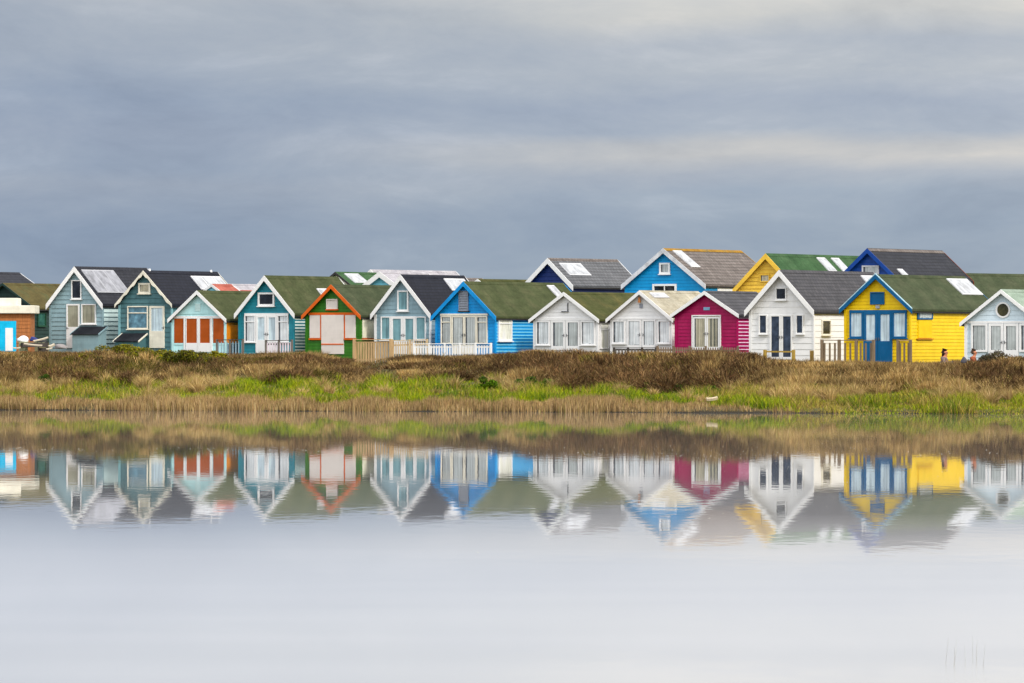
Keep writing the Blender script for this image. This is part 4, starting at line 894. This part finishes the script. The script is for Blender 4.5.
def blades2(P, T, w, C, curve=0.35):
    """blades from P along the vector T, bending upwards first"""
    N = len(P); r = RNG.normal(size=(N, 3)); A = np.cross(T, r); A /= np.linalg.norm(A, axis=1)[:, None] + 1e-9; w2 = (w / 2)[:, None]
    M = P + T * np.array([curve, curve, 0.58]); V = np.stack([P - A * w2, P + A * w2, M + A * w2 * 0.75, M - A * w2 * 0.75, P + T], 1).reshape(-1, 3)
    b = np.arange(N)[:, None] * 5
    return V, np.concatenate([b, b + 1, b + 2, b + 3], 1), np.concatenate([b + 3, b + 2, b + 4], 1), np.repeat(C, 5, 0)
def thickets():
    n = 620; X, Y, t, px = sample(n * 3, 0.36, 1.04)
    st = np.interp(px, [0, 60, 180, 250, 300, 480, 520, 560, 640, 760, 800, 1024], [0.46, 0.42, 0.44, 0.52, 0.54, 0.52, 0.54, 0.40, 0.38, 0.40, 0.46, 0.50]) + 0.2 * (fbm(X * 0.55, Y * 0 + 1.7, 21, 3) - 0.5)
    k = np.where((t > st) & ~((px > 350) & (px < 398) & (t > 0.5)))[0][:n]; X, Y, t, px, st = [a[k] for a in (X, Y, t, px, st)]; n = len(k)
    g = ground(X, Y); full = np.maximum(0.15, top_z(X, Y) - g); Rr = RNG.uniform(0.45, 1.15, n)
    H = np.minimum(full * (0.5 + 0.5 * sm(0, 0.3, t - st)) * RNG.uniform(0.72, 1.08, n), full * 1.03); H = np.where(t > 0.86, np.maximum(H, full * RNG.uniform(0.55, 1.1, n)), H)
    tan = np.interp(px, [0, 180, 260, 330, 400, 560, 760, 800, 960, 985, 1030], [0.22, 0.2, 0.22, 0.34, 0.3, 0.10, 0.14, 0.72, 0.72, 0.2, 0.2]); kind = np.where(RNG.uniform(0, 1, n) < tan, 1, np.where(RNG.uniform(0, 1, n) < np.interp(px, [0, 250, 300, 1024], [0.3, 0.25, 0.08, 0.06]), 2, 0))
    tone = RNG.uniform(0.55, 1.45, n); M = 560; i = np.repeat(np.arange(n), M); N = len(i)
    u = RNG.normal(size=(N, 3)); u[:, 2] = np.abs(u[:, 2]); u /= np.linalg.norm(u, axis=1)[:, None]
    q = RNG.uniform(0, 1, N) ** 0.3 * (0.72 + 0.5 * fbm(u[:, 0] * 2.2 + i * 3.1, u[:, 1] * 2.2 + u[:, 2] * 1.5, 33, 2))
    P = np.stack([X[i] + u[:, 0] * Rr[i] * q, Y[i] + u[:, 1] * Rr[i] * q, g[i] + np.maximum(0.0, u[:, 2] * H[i] * q)], 1)
    L = RNG.uniform(0.10, 0.34, N) * np.where(kind[i] == 1, 1.35, 1.0); D = u * np.array([0.9, 0.9, 0.5]) + RNG.normal(0, 0.38, (N, 3)); D[:, 2] = np.abs(D[:, 2]) + np.where(kind[i] == 1, 1.0, 0.35); D /= np.linalg.norm(D, axis=1)[:, None]
    P[:, 2] = np.minimum(P[:, 2], np.maximum(g[i], g[i] + H[i] * 1.04 - L * D[:, 2] * 0.8))
    C = np.where((kind[i] == 0)[:, None], palette(N, DARK_T, [2.4, 4, 3.4, 1, 1.6], 0.25), np.where((kind[i] == 1)[:, None], palette(N, LITE_T, [3, 3, 1.6, 1.4], 0.22), palette(N, [(0.085, 0.078, 0.014), (0.14, 0.115, 0.018), (0.06, 0.048, 0.014)], [3, 2.4, 2.4], 0.25)))
    C = C * tone[i][:, None]
    mesh_np('bramble_thicket', *blades2(P, D * L[:, None], RNG.uniform(0.012, 0.028, N), C, 0.5), VEG, label='tangled rounded thickets of bare brown bramble along the crown of the bank', cat='bramble', kind='stuff')
thickets()
def stragglers():
    X, Y, t, px = sample(3600, 0.7, 1.06); cl = fbm(X * 1.4, Y / K, 37, 2); k = (RNG.uniform(0, 1, len(X)) < sm(0.35, 0.7, cl)) & ~((px > 350) & (px < 398)); X, Y, t, px, cl = [a[k] for a in (X, Y, t, px, cl)]; N = len(X); g = ground(X, Y)
    h = np.maximum(0.2, top_z(X, Y) - g) * RNG.uniform(0.95, 1.0, N) + RNG.uniform(0.0, 0.24, N) * sm(0.4, 0.75, cl); T = np.stack([RNG.normal(0, 0.13, N), RNG.normal(0, 0.13, N), h], 1)
    C = np.where((RNG.uniform(0, 1, N) < np.interp(px, [0, 760, 800], [0.35, 0.3, 0.8]))[:, None], palette(N, LITE_T, [3, 3, 2, 1]), palette(N, DARK_T, [1, 3, 3, 1, 2]))
    mesh_np('straggling_stems', *blades2(np.stack([X, Y, g], 1), T, RNG.uniform(0.012, 0.024, N), C, 0.4), VEG, label='thin straggling stems sticking out above the scrub', cat='stems', kind='stuff')
stragglers()
def tussocks():
    n = 900; X, Y, t, px = sample(n * 5, 0.18, 1.0); cl = fbm(X * 0.6 + 9, Y / K * 0.6, 51, 3)
    dens = np.interp(px, [0, 20, 60, 190, 240, 300, 480, 520, 600, 760, 800, 1024], [0.5, 1.0, 1.2, 1.0, 0.35, 0.07, 0.08, 0.38, 0.10, 0.14, 0.8, 0.8]) * np.where(px < 790, np.interp(t, [0.18, 0.28, 0.52, 0.62, 0.8], [0.0, 0.9, 1, 0.35, 0.08]), np.interp(t, [0.2, 0.36, 0.5, 1.0], [0.08, 0.4, 1.2, 0.9]))
    k = np.where(RNG.uniform(0, 1, len(X)) < dens * sm(0.38, 0.6, cl) * 1.2)[0][:n]; X, Y, t, px = [a[k] for a in (X, Y, t, px)]; n = len(k); g = ground(X, Y)
    cap = np.maximum(0.22, np.where(t > 0.45, top_z(X, Y) - g, 9)); hh = np.minimum(RNG.uniform(0.38, 0.92, n), cap); tone = RNG.uniform(0.7, 1.25, n)
    M = 130; i = np.repeat(np.arange(n), M); N = len(i); a = RNG.uniform(0, 2 * math.pi, N); rad = RNG.uniform(0, 1, N) ** 0.6
    dx, dy = np.cos(a), np.sin(a); r0 = 0.16 * rad
    P = np.stack([X[i] + dx * r0, Y[i] + dy * r0, g[i] - 0.02], 1); h = hh[i] * RNG.uniform(0.5, 1.0, N) * (1 - 0.35 * rad)
    out = rad * hh[i] * RNG.uniform(0.2, 0.75, N); T = np.stack([dx * out, dy * out, h], 1)
    C = palette(N, [(0.40, 0.28, 0.125), (0.52, 0.39, 0.20), (0.26, 0.175, 0.075), (0.32, 0.26, 0.085)], [3, 2.0, 2.0, 1.2]) * tone[i][:, None]
    mesh_np('dry_grass', *blades2(P, T, RNG.uniform(0.012, 0.026, N), C, 0.25), VEG, label='straw coloured tussocks of tall dry grass fanning out on the bank', cat='dry grass', kind='stuff')
tussocks()
def green():
    X, Y, t, px = sample(300000, -0.014, 0.72)
    lo = np.interp(px, [0, 700, 800, 860, 1024], [0.12, 0.11, 0.01, -0.012, -0.012])
    lo = lo + 0.02 * (fbm(X * 0.9, X * 0 + 2.2, 66, 3) - 0.55)
    hi = np.interp(px, [0, 200, 260, 480, 560, 760, 1024], [0.5, 0.55, 0.62, 0.62, 0.50, 0.50, 0.66])
    cl = fbm(X * 0.75, Y / K * 0.9, 61, 3); q = np.interp(px, [0, 150, 230, 300, 480, 560, 700, 800, 1024], [0.5, 0.55, 0.95, 1.0, 1.0, 0.95, 0.95, 1.0, 1.0])
    keep = (t > lo) & (t < hi + 0.16 * (cl - 0.5)) & (RNG.uniform(0, 1, len(X)) < q * (0.35 + 0.9 * cl))
    X, Y, t, px, cl = [a[keep] for a in (X, Y, t, px, cl)]; N = len(X); g = ground(X, Y)
    hum = sm(0.3, 0.72, fbm(X * 1.1, Y / K * 1.6, 71, 2))
    h = RNG.uniform(0.12, 0.30, N) * (0.4 + 1.35 * hum)
    warm = np.interp(px, [0, 200, 260, 300, 480, 560, 700, 780, 1024], [0.45, 0.35, 0.08, 0.0, 0.0, 0.08, 0.18, 0.60, 0.70]) + 0.8 * (patch(X, Y, 0.85, 1.5, 81, 0.36, 0.66) - 0.42)
    warm = np.clip(warm, 0.02, 0.92); dk = patch(X, Y, 0.8, 2.2, 83, 0.46, 0.62)
    gr = palette(N, [(0.17, 0.225, 0.004), (0.24, 0.295, 0.005), (0.33, 0.35, 0.012), (0.10, 0.155, 0.005)], [3, 4, 2.4, 1.2])
    dg = palette(N, [(0.055, 0.105, 0.010), (0.085, 0.135, 0.012), (0.11, 0.12, 0.02)], [3, 3, 1.5])
    gr = np.where((RNG.uniform(0, 1, N) < dk * 0.75)[:, None], dg, gr)
    st = palette(N, [(0.33, 0.265, 0.065), (0.25, 0.19, 0.06), (0.40, 0.33, 0.11), (0.11, 0.09, 0.03)], [3, 2.4, 1.2, 2.4])
    C = np.where((RNG.uniform(0, 1, N) < warm)[:, None], st, gr)
    mesh_np('green_grass', *blades(np.stack([X, Y, g - 0.02], 1), h, RNG.uniform(0.014, 0.03, N), RNG.uniform(0.1, 0.9, N), C, 0.4), VEG2,
            label='bright green rough grass in a band along the bank', cat='grass', kind='stuff')
green()
def reeds():
    X = RNG.uniform(*XR, 105000); t = RNG.uniform(0, 1, len(X)); edge = 1.3 * (fbm(X * 0.9, X * 0 + 8.1, 95, 3) - 0.55); Y = Yw(X) + edge + 0.1 + t * 1.5 * K; px = 512 + F * X / Y
    cl = fbm(X * 1.1, Y / K * 0.6 + 40, 91, 3); d = np.interp(px, [0, 680, 720, 760, 850, 1024], [1, 1, 0.8, 0.5, 0.12, 0.06])
    keep = RNG.uniform(0, 1, len(X)) < d * (0.2 + 1.0 * cl); X, Y, t, px, cl, d = [a[keep] for a in (X, Y, t, px, cl, d)]; N = len(X)
    g = np.maximum(ground(X, Y), -0.03)
    h = RNG.uniform(0.18, 0.39, N) * (0.45 + 0.95 * sm(0.2, 0.8, cl)) * np.interp(d, [0.1, 1], [0.5, 1]) * np.interp(px, [0, 250, 500, 700, 1024], [0.95, 1.05, 1.05, 0.95, 0.7])
    tone = 0.68 + 0.6 * fbm(X * 0.9, Y / K * 0.7, 97, 3)
    C = palette(N, [(0.37, 0.25, 0.115), (0.28, 0.185, 0.085), (0.47, 0.345, 0.18), (0.13, 0.082, 0.038), (0.22, 0.18, 0.055)], [3.2, 2.8, 1.5, 3.0, 0.9]) * tone[:, None]
    mesh_np('dry_reeds', *blades(np.stack([X, Y, g - 0.02], 1), h, RNG.uniform(0.010, 0.024, N), RNG.uniform(0.0, 0.3, N), C), VEG,
            label='tan dry reeds standing in a band along the waterline', cat='reeds', kind='stuff')
reeds()

def onground(x, y):
    for Y in np.arange(73, 96, 0.1):
        p = at(x, y, Y)
        if gz(p.x, p.y) >= p.z and Y * K > float(Yw(p.x)): return float(Y)
    return float(Yc(at(x, y, 85).x)) / K + 0.5
def shrub(x, ytop, ybot, wpx, Y, label, cols, wts, n=5200, name='shrub', leaf=0.045, group=None, depth=0.7, czr=(0.45, 0.82)):
    Y = onground(x, ybot); p = at(x, ybot, Y); g = gz(p.x, p.y); s = F / (Y * K); W = wpx / s / 2; H = (ybot - ytop) / s + max(0, p.z - g); rnd = np.random.default_rng(int(x * 7 + ytop))
    e = empty(name, (p.x, p.y, g)); tag(e, label, 'shrub', group)
    NL = 11; cx = rnd.uniform(-0.75, 0.75, NL) * W; cy = rnd.uniform(-0.7, 0.7, NL) * W * depth; cz = H * (1 - (cx / W) ** 2 * 0.55) * rnd.uniform(*czr, NL); r = rnd.uniform(0.20, 0.36, NL) * min(W, H * 1.3)
    i = rnd.integers(0, NL, n); d = rnd.normal(size=(n, 3)); d /= np.linalg.norm(d, axis=1)[:, None]; rr = rnd.uniform(0.35, 1.08, n) ** 0.6
    P = np.stack([cx[i], cy[i], cz[i]], 1) + d * (r[i] * rr)[:, None] * np.array([1.15, 1, 0.9])
    P[:, 2] = np.clip(P[:, 2], 0.02, H * 1.02)
    C = palette(n, cols, wts, 0.22)
    tone = rnd.uniform(0.7, 1.3, NL); C = np.clip(C * tone[i][:, None], 0.003, 0.7)
    v = leaves(P, rnd.uniform(0.5, 1.2, n) * leaf, C, 0.5)
    mesh_np('foliage', *v, VEG2, parent=e)
    b = MB()
    for k in range(NL):
        b.tube([(cx[k] * 0.15, cy[k] * 0.15, -0.08), (cx[k] * 0.6, cy[k] * 0.6, cz[k] * 0.55), (cx[k], cy[k], cz[k] + r[k] * 0.4)], 0.022, 0.007, 5)
    b.build('stem', wood('shrub_bark', (0.10, 0.075, 0.05)), e)
GO = [(0.16, 0.155, 0.012), (0.25, 0.22, 0.014), (0.10, 0.105, 0.015), (0.07, 0.075, 0.02), (0.16, 0.11, 0.04)]
GG = 'gorse bushes at the left of the bank'
shrub(118, 345, 364, 62, 89.0, 'wide yellow green gorse bush reaching up to the dark teal bin', GO, [3, 2.4, 3, 2, 1.4], 8000, 'gorse_bush', group=GG)
shrub(150, 349, 368, 46, 88.4, 'low gorse bush below the cream door of the teal hut', GO, [3, 2, 3, 2.5, 2], 5200, 'gorse_bush', group=GG)
shrub(182, 351, 373, 66, 87.6, 'largest and darkest gorse bush below the rust shuttered hut', GO, [2, 1, 4, 4, 1], 9000, 'gorse_bush', group=GG)
shrub(214, 351.5, 364, 26, 88.2, 'small brightest yellow gorse bush by the grey railing', GO, [3, 5, 2, 1, 0.5], 3600, 'gorse_bush', group=GG)
shrub(82, 354, 372, 50, 88.0, 'brownish thin gorse bush below the slate blue bin', GO, [2, 0.8, 3, 2, 4], 5000, 'gorse_bush', group=GG)
DK = [(0.040, 0.080, 0.008), (0.060, 0.12, 0.010), (0.10, 0.17, 0.014), (0.025, 0.05, 0.010)]
GD = 'leafy green shrubs low on the bank'
shrub(533, 376, 391, 44, 83.6, 'darkest leafy shrub low on the bank below the lilac white hut', DK, [3, 3, 1.5, 2], 6000, 'leafy_shrub', group=GD, czr=(0.12, 0.72))
shrub(488, 373, 392, 22, 82.8, 'narrow bright leafy shrub left of the darkest green one', DK, [1, 3, 4, 1], 3000, 'leafy_shrub', group=GD, czr=(0.12, 0.72))
shrub(649, 379, 391, 19, 82.0, 'round compact green shrub under the lantern hut', DK, [2, 4, 2, 1], 2800, 'leafy_shrub', group=GD, czr=(0.12, 0.72))
shrub(688, 384, 393, 40, 81.8, 'flat wide green shrub below the magenta hut', DK, [2, 3, 2, 2], 3000, 'leafy_shrub', group=GD, czr=(0.12, 0.72))
shrub(720, 385, 394, 30, 81.0, 'flat dim green shrub just above the driftwood block', DK, [3, 2, 1, 3], 2400, 'leafy_shrub', group=GD, czr=(0.12, 0.72))
shrub(45, 372, 388, 22, 82.5, 'dim green leafy patch left of the tall straw tufts', DK, [3, 2, 1, 2], 2200, 'leafy_shrub', group=GD, czr=(0.12, 0.72))
shrub(815, 384, 393, 24, 80.0, 'small green clump below the lone mustard post', DK, [2, 3, 3, 1], 2000, 'leafy_shrub', group=GD, czr=(0.12, 0.72))
shrub(935, 382, 391, 26, 79.2, 'small green clump below the yellow hut side wall', DK, [2, 3, 3, 1], 2000, 'leafy_shrub', group=GD, czr=(0.12, 0.72))
BR = [(0.045, 0.034, 0.022), (0.075, 0.06, 0.035), (0.06, 0.062, 0.025), (0.13, 0.095, 0.06)]
shrub(1000, 351, 372, 54, 82.6, 'dark brown bush in front of the powder blue hut', BR, [3, 3, 2, 1.4], 8500, 'brown_bush', 0.035)
shrub(1028, 354, 374, 40, 82.0, 'dark brown bush cut by the right edge of the picture', BR, [3, 3, 2, 1.4], 6000, 'brown_bush', 0.035)

# thin stems standing in the water at the lower right, flecks floating on the pond
e = empty('water_reed', ((962 - 512) / F * 45.6, 45.6, -0.1)); tag(e, 'sparse thin pale reed stems poking out of the calm water at lower right', 'reed')
R = random.Random(4); RS = wood('pale_reed_stem', (0.42, 0.42, 0.40))
for k in range(9):
    b = MB(); x = R.uniform(-0.16, 0.16); y = R.uniform(-0.5, 0.5); hgt = R.uniform(0.2, 0.32); lx = R.uniform(-0.01, 0.04)
    b.tube([(x, y, 0), (x + lx * 0.4, y, hgt * 0.5), (x + lx, y, hgt)], 0.0022, 0.0008, 5); b.build('stem', RS, e)
def flecks():
    b = MB(); R = random.Random(9)
    def add(x, y, s):
        Y = 2.4 * F / (y - HY); X = (x - 512) / F * Y; n = 6; r = [s * R.uniform(0.5, 1.2) for _ in range(n)]
        ring = [(X + r[k] * math.cos(2 * math.pi * k / n), Y + 0.8 * r[k] * math.sin(2 * math.pi * k / n), 0.001) for k in range(n)]
        top = (X, Y, 0.004 + s * 0.25)
        for k in range(n): b.poly([ring[k], ring[(k + 1) % n], top])
    for k in range(110): add(R.gauss(700, 80), R.gauss(456, 6), R.uniform(0.006, 0.014))
    for k in range(70): add(R.uniform(250, 1000), R.gauss(453, 4), R.uniform(0.008, 0.018))
    for k in range(45): add(R.uniform(0, 320), R.gauss(449, 1.2), R.uniform(0.008, 0.02))
    for k in range(60): add(R.uniform(560, 960), R.uniform(465, 520), R.uniform(0.006, 0.013))
    for k in range(22): add(R.uniform(0, 1024), R.uniform(520, 670), R.uniform(0.003, 0.006))
    for x, y, s in ((62, 516, 0.014), (478, 552.5, 0.012), (183, 602, 0.006), (575, 524, 0.01)): add(x, y, s)
    o = b.build('foam_flecks', paint('pale_foam', (176, 172, 162)), None); tag(o, 'tiny pale flecks floating on the pond', 'foam', kind='stuff')
flecks()

# ------------------------------------------------------------------ the two people sitting in the grass
SKIN = paint('skin', (182, 120, 90), 0.55, 0.08)
def skin_mesh(name, verts, edges, rad, mat, parent, sub=2, root=0):
    me = bpy.data.meshes.new(name); me.from_pydata(verts, edges, []); me.materials.append(mat)
    o = bpy.data.objects.new(name, me); COL.objects.link(o); o.parent = parent
    sk = o.modifiers.new('skin', 'SKIN'); sk.use_smooth_shade = True
    for k, r in enumerate(rad[:len(verts)]):
        d = me.skin_vertices[0].data[k] if me.skin_vertices else None
        if d: d.radius = (r, r) if not isinstance(r, tuple) else r; d.use_root = (k == root)
    s = o.modifiers.new('sub', 'SUBSURF'); s.levels = sub; s.render_levels = sub
    return o
def person(px, ytop, Y, yaw, label, jacket, trousers, hair, long_hair):
    Y = next((Y for Y in np.arange(74, 82, 0.05) if gz(at(px, ytop, Y).x, Y * K) >= at(px, ytop, Y).z - 0.9), Y)
    p = at(px, ytop, float(Y)); z = p.z - 0.90; e = empty('person', (p.x, p.y, z), yaw); tag(e, label, 'person', None)
    # facing local +x; seated with bent knees
    J = {'pelvis': ((0, 0, 0.11), 0.13), 'waist': ((-0.02, 0, 0.28), 0.115), 'chest': ((0.02, 0, 0.46), 0.135), 'collar': ((0.05, 0, 0.57), 0.085), 'neck': ((0.07, 0, 0.645), 0.05),
         'jaw': ((0.095, 0, 0.715), 0.068), 'skull': ((0.085, 0, 0.79), 0.088), 'crown': ((0.08, 0, 0.85), 0.062), 'nose': ((0.185, 0, 0.755), 0.012)}
    V, E, Rr, ix = [], [], [], {}
    def add(n, co, r, par=None):
        ix[n] = len(V); V.append(co); Rr.append(r)
        if par: E.append((ix[par], ix[n]))
    prev = None
    for n in ('pelvis', 'waist', 'chest', 'collar', 'neck', 'jaw', 'skull', 'crown'): add(n, *J[n], prev); prev = n
    add('nose', *J['nose'], 'jaw')
    for sg, t in ((1, 'l'), (-1, 'r')):
        add('ear' + t, (0.075, sg * 0.098, 0.765), 0.016, 'skull')
        add('hip' + t, (0.05, sg * 0.1, 0.1), 0.095, 'pelvis'); add('knee' + t, (0.42, sg * 0.13, 0.40), 0.06, 'hip' + t); add('ankle' + t, (0.55, sg * 0.12, 0.06), 0.042, 'knee' + t); add('toe' + t, (0.72, sg * 0.13, 0.035), 0.035, 'ankle' + t)
        add('sh' + t, (0.03, sg * 0.18, 0.53), 0.062, 'collar'); add('el' + t, (0.14, sg * 0.24, 0.29), 0.045, 'sh' + t); add('wr' + t, (0.36, sg * 0.13, 0.36), 0.028, 'el' + t); add('palm' + t, (0.43, sg * 0.11, 0.375), 0.03, 'wr' + t)
        for q, (dy, ln) in enumerate(((-0.03, 0.062), (-0.01, 0.075), (0.01, 0.07), (0.03, 0.055))):
            add('f%d%s' % (q, t), (0.455, sg * (0.11 + dy), 0.385), 0.009, 'palm' + t); add('g%d%s' % (q, t), (0.455 + ln * 0.7, sg * (0.11 + dy), 0.37), 0.008, 'f%d%s' % (q, t)); add('h%d%s' % (q, t), (0.455 + ln * 0.8, sg * (0.11 + dy), 0.37 - ln * 0.35), 0.007, 'g%d%s' % (q, t))
        add('th' + t, (0.43, sg * 0.065, 0.385), 0.010, 'palm' + t); add('tt' + t, (0.465, sg * 0.052, 0.38), 0.008, 'th' + t)
    skin_mesh('body', V, E, Rr, SKIN, e)
    def sub(name, names, k, mat):
        ids = [ix[n] for n in names]; mp = {a: b for b, a in enumerate(ids)}
        skin_mesh(name, [V[i] for i in ids], [(mp[a], mp[b]) for a, b in E if a in mp and b in mp], [Rr[i] * k + 0.008 for i in ids], mat, e)
    sub('jacket', ['pelvis', 'waist', 'chest', 'collar'] + [a + t for t in 'lr' for a in ('sh', 'el', 'wr')], 1.12, jacket)
    sub('trousers', ['pelvis'] + [a + t for t in 'lr' for a in ('hip', 'knee', 'ankle')], 1.12, trousers)
    sub('shoes', ['anklel', 'toel'], 1.12, DARKTRIM); sub('shoes', ['ankler', 'toer'], 1.12, DARKTRIM)
    hv = [(0.035, 0, 0.825), (0.05, 0, 0.875), (0.015, 0, 0.78), (-0.005, 0, 0.70)] + ([(-0.02, 0, 0.6), (-0.03, 0, 0.52)] if long_hair else [])
    skin_mesh('hair', hv, [(0, 1), (0, 2)] + [(k, k + 1) for k in range(2, len(hv) - 1)], [0.09, 0.066, 0.086, 0.07] + [0.06, 0.04], hair, e)
    for sg in (1, -1):
        b = MB(); b.tube([(0.158, sg * 0.034, 0.783), (0.172, sg * 0.034, 0.783)], 0.010, 0.006, 6); b.build('eye', DARKTRIM, e)
    b = MB(); b.box(0.150, 0.166, -0.025, 0.025, 0.708, 0.717); b.build('mouth', paint('lips', (160, 80, 74)), e)
person(943.5, 349.2, 84.6, -0.35, 'person with dark hair sitting in the tall grass before the yellow wall, facing right', paint('taupe_cloth', (116, 100, 96), 0.85), paint('denim', (70, 80, 105), 0.85), paint('dark_hair', (40, 18, 12), 0.5), True)
person(972.5, 349.2, 84.2, -0.2, 'person in a rust jacket sitting at the corner of the powder blue hut', paint('rust_cloth', (140, 74, 50), 0.85), paint('denim', (70, 80, 105), 0.85), paint('brown_hair', (70, 50, 36), 0.5), False)
o = lump('rucksack', 'grey rucksack standing in the grass left of the person in rust', 'bag', at(963.5, 361.5, 77.0), 0.13, 0.12, 0.17, paint('grey_canvas', (74, 74, 82), 0.85), 14)

# ------------------------------------------------------------------ sky, sun, camera
SUN_EL, SUN_AZ = math.radians(40), math.radians(138)               # azimuth clockwise from +Y: from the right, a little in front of the facades
def world():
    w = bpy.data.worlds.new('World'); S.world = w; w.use_nodes = True; nt = w.node_tree
    bg = nt.nodes['Background']; bg.inputs['Strength'].default_value = 0.1
    sk = nt.nodes.new('ShaderNodeTexSky'); sk.sky_type = 'NISHITA'; sk.sun_disc = False; sk.sun_elevation = SUN_EL; sk.sun_rotation = SUN_AZ; sk.air_density = 1; sk.dust_density = 3
    tc = nt.nodes.new('ShaderNodeTexCoord'); sp = nt.nodes.new('ShaderNodeSeparateXYZ'); nt.links.new(tc.outputs['Generated'], sp.inputs[0])
    KS = 2.2
    def mth(op, a, b):
        n = nt.nodes.new('ShaderNodeMath'); n.operation = op
        for q, v in ((0, a), (1, b)):
            if isinstance(v, (int, float)): n.inputs[q].default_value = v
            else: nt.links.new(v, n.inputs[q])
        return n.outputs[0]
    def mapped(scale, loc):
        mp = nt.nodes.new('ShaderNodeMapping'); mp.inputs['Scale'].default_value = scale; mp.inputs['Location'].default_value = loc
        nt.links.new(tc.outputs['Generated'], mp.inputs['Vector']); return mp.outputs[0]
    # sheets of stratus low over the horizon: height bands bent by noise
    nb = noise(nt, 1.5, 4, mapped((7, 1, 30), (2.3, 0, 0.2)), 0.5)
    zb = mth('ADD', sp.outputs['Z'], mth('MULTIPLY', mth('SUBTRACT', nb.outputs['Fac'], 0.5), 0.012))
    t = mth('DIVIDE', zb, 0.062)
    low = [(0.0, (0.325, 0.390, 0.475)), (0.31, (0.305, 0.377, 0.485)), (0.41, (0.345, 0.415, 0.520)), (0.46, (0.40, 0.45, 0.535)), (0.505, (0.55, 0.56, 0.58)), (0.535, (0.50, 0.52, 0.555)),
           (0.57, (0.38, 0.44, 0.54)), (0.65, (0.36, 0.42, 0.53)), (0.73, (0.42, 0.47, 0.55)), (0.80, (0.41, 0.46, 0.545)), (0.88, (0.56, 0.575, 0.59)), (1.0, (0.66, 0.665, 0.665))]
    low2 = [(0.0, (0.325, 0.390, 0.475)), (0.31, (0.308, 0.380, 0.490)), (0.42, (0.375, 0.43, 0.52)), (0.47, (0.345, 0.41, 0.515)), (0.56, (0.36, 0.42, 0.525)), (0.68, (0.34, 0.405, 0.515)), (0.80, (0.41, 0.46, 0.54)), (0.90, (0.40, 0.45, 0.53)), (1.0, (0.52, 0.54, 0.57))]
    loR = ramp(nt, t, [(p, tuple(v / KS for v in c)) for p, c in low]); loL = ramp(nt, t, [(p, tuple(v / KS for v in c)) for p, c in low2])
    xm = nt.nodes.new('ShaderNodeMapRange'); xm.interpolation_type = 'SMOOTHSTEP'; nt.links.new(sp.outputs['X'], xm.inputs['Value'])
    xm.inputs['From Min'].default_value = -0.05; xm.inputs['From Max'].default_value = 0.04
    lo_c = mix(nt, xm.outputs[0], loL.outputs['Color'], loR.outputs['Color'])
    st = [(0.0, (0.5, 0.53, 0.58)), (0.058, (0.60, 0.615, 0.63)), (0.12, (1.18, 1.18, 1.19)), (0.5, (1.85, 1.85, 1.87)), (1.0, (1.9, 1.9, 1.95))]
    hi = ramp(nt, sp.outputs['Z'], [(p, tuple(v / KS for v in c)) for p, c in st])
    sel = nt.nodes.new('ShaderNodeMapRange'); sel.interpolation_type = 'SMOOTHSTEP'; nt.links.new(sp.outputs['Z'], sel.inputs['Value'])
    sel.inputs['From Min'].default_value = 0.052; sel.inputs['From Max'].default_value = 0.075
    c = mix(nt, sel.outputs[0], lo_c, hi.outputs['Color'])
    n1 = noise(nt, 1.9, 8, mapped((13, 1.0, 42), (3.1, 0, 0.35)), 0.62); n1.inputs['Distortion'].default_value = 0.35
    r1 = ramp(nt, n1.outputs['Fac'], [(0.30, (0.85, 0.87, 0.90)), (0.45, (0.97, 0.98, 0.99)), (0.56, (1.06, 1.05, 1.03)), (0.70, (1.26, 1.21, 1.15))])
    c = mix(nt, 1.0, c, r1.outputs['Color'], 'MULTIPLY')
    # the cover thins towards the right
    xs = nt.nodes.new('ShaderNodeMapRange'); nt.links.new(sp.outputs['X'], xs.inputs['Value'])
    xs.inputs['From Min'].default_value = -0.085; xs.inputs['From Max'].default_value = 0.085
    rx = ramp(nt, xs.outputs[0], [(0.0, (0.93, 0.95, 0.98)), (0.45, (1.03, 1.03, 1.02)), (1.0, (1.17, 1.135, 1.08))])
    c = mix(nt, 1.0, c, rx.outputs['Color'], 'MULTIPLY')
    sc = nt.nodes.new('ShaderNodeVectorMath'); sc.operation = 'SCALE'; sc.inputs['Scale'].default_value = KS * 10
    nt.links.new(c, sc.inputs[0])
    out = mix(nt, 0.06, sc.outputs[0], sk.outputs['Color'])
    nt.links.new(out, bg.inputs['Color'])
world()
sd = bpy.data.lights.new('sun', 'SUN'); sd.energy = 2.2; sd.angle = math.radians(10); sd.color = (1.0, 0.95, 0.86)
so = bpy.data.objects.new('sun', sd); COL.objects.link(so)
to = Vector((math.sin(SUN_AZ) * math.cos(SUN_EL), math.cos(SUN_AZ) * math.cos(SUN_EL), math.sin(SUN_EL)))
so.rotation_euler = to.to_track_quat('Z', 'Y').to_euler(); so.location = (40, 40, 40)

cd = bpy.data.cameras.new('camera'); cam = bpy.data.objects.new('camera', cd); COL.objects.link(cam)
cam.location = (0, 0, HC); cam.rotation_euler = (math.radians(90), 0, 0)
cd.sensor_width = 36; cd.lens = F / 1024 * 36; cd.shift_y = (HY - 341.5) / 1024; cd.clip_start = 0.5; cd.clip_end = 12000
S.camera = cam
S.view_settings.view_transform = 'Standard'; S.view_settings.look = 'None'; S.view_settings.gamma = 1; S.view_settings.exposure = 0
S.view_settings.use_curve_mapping = False
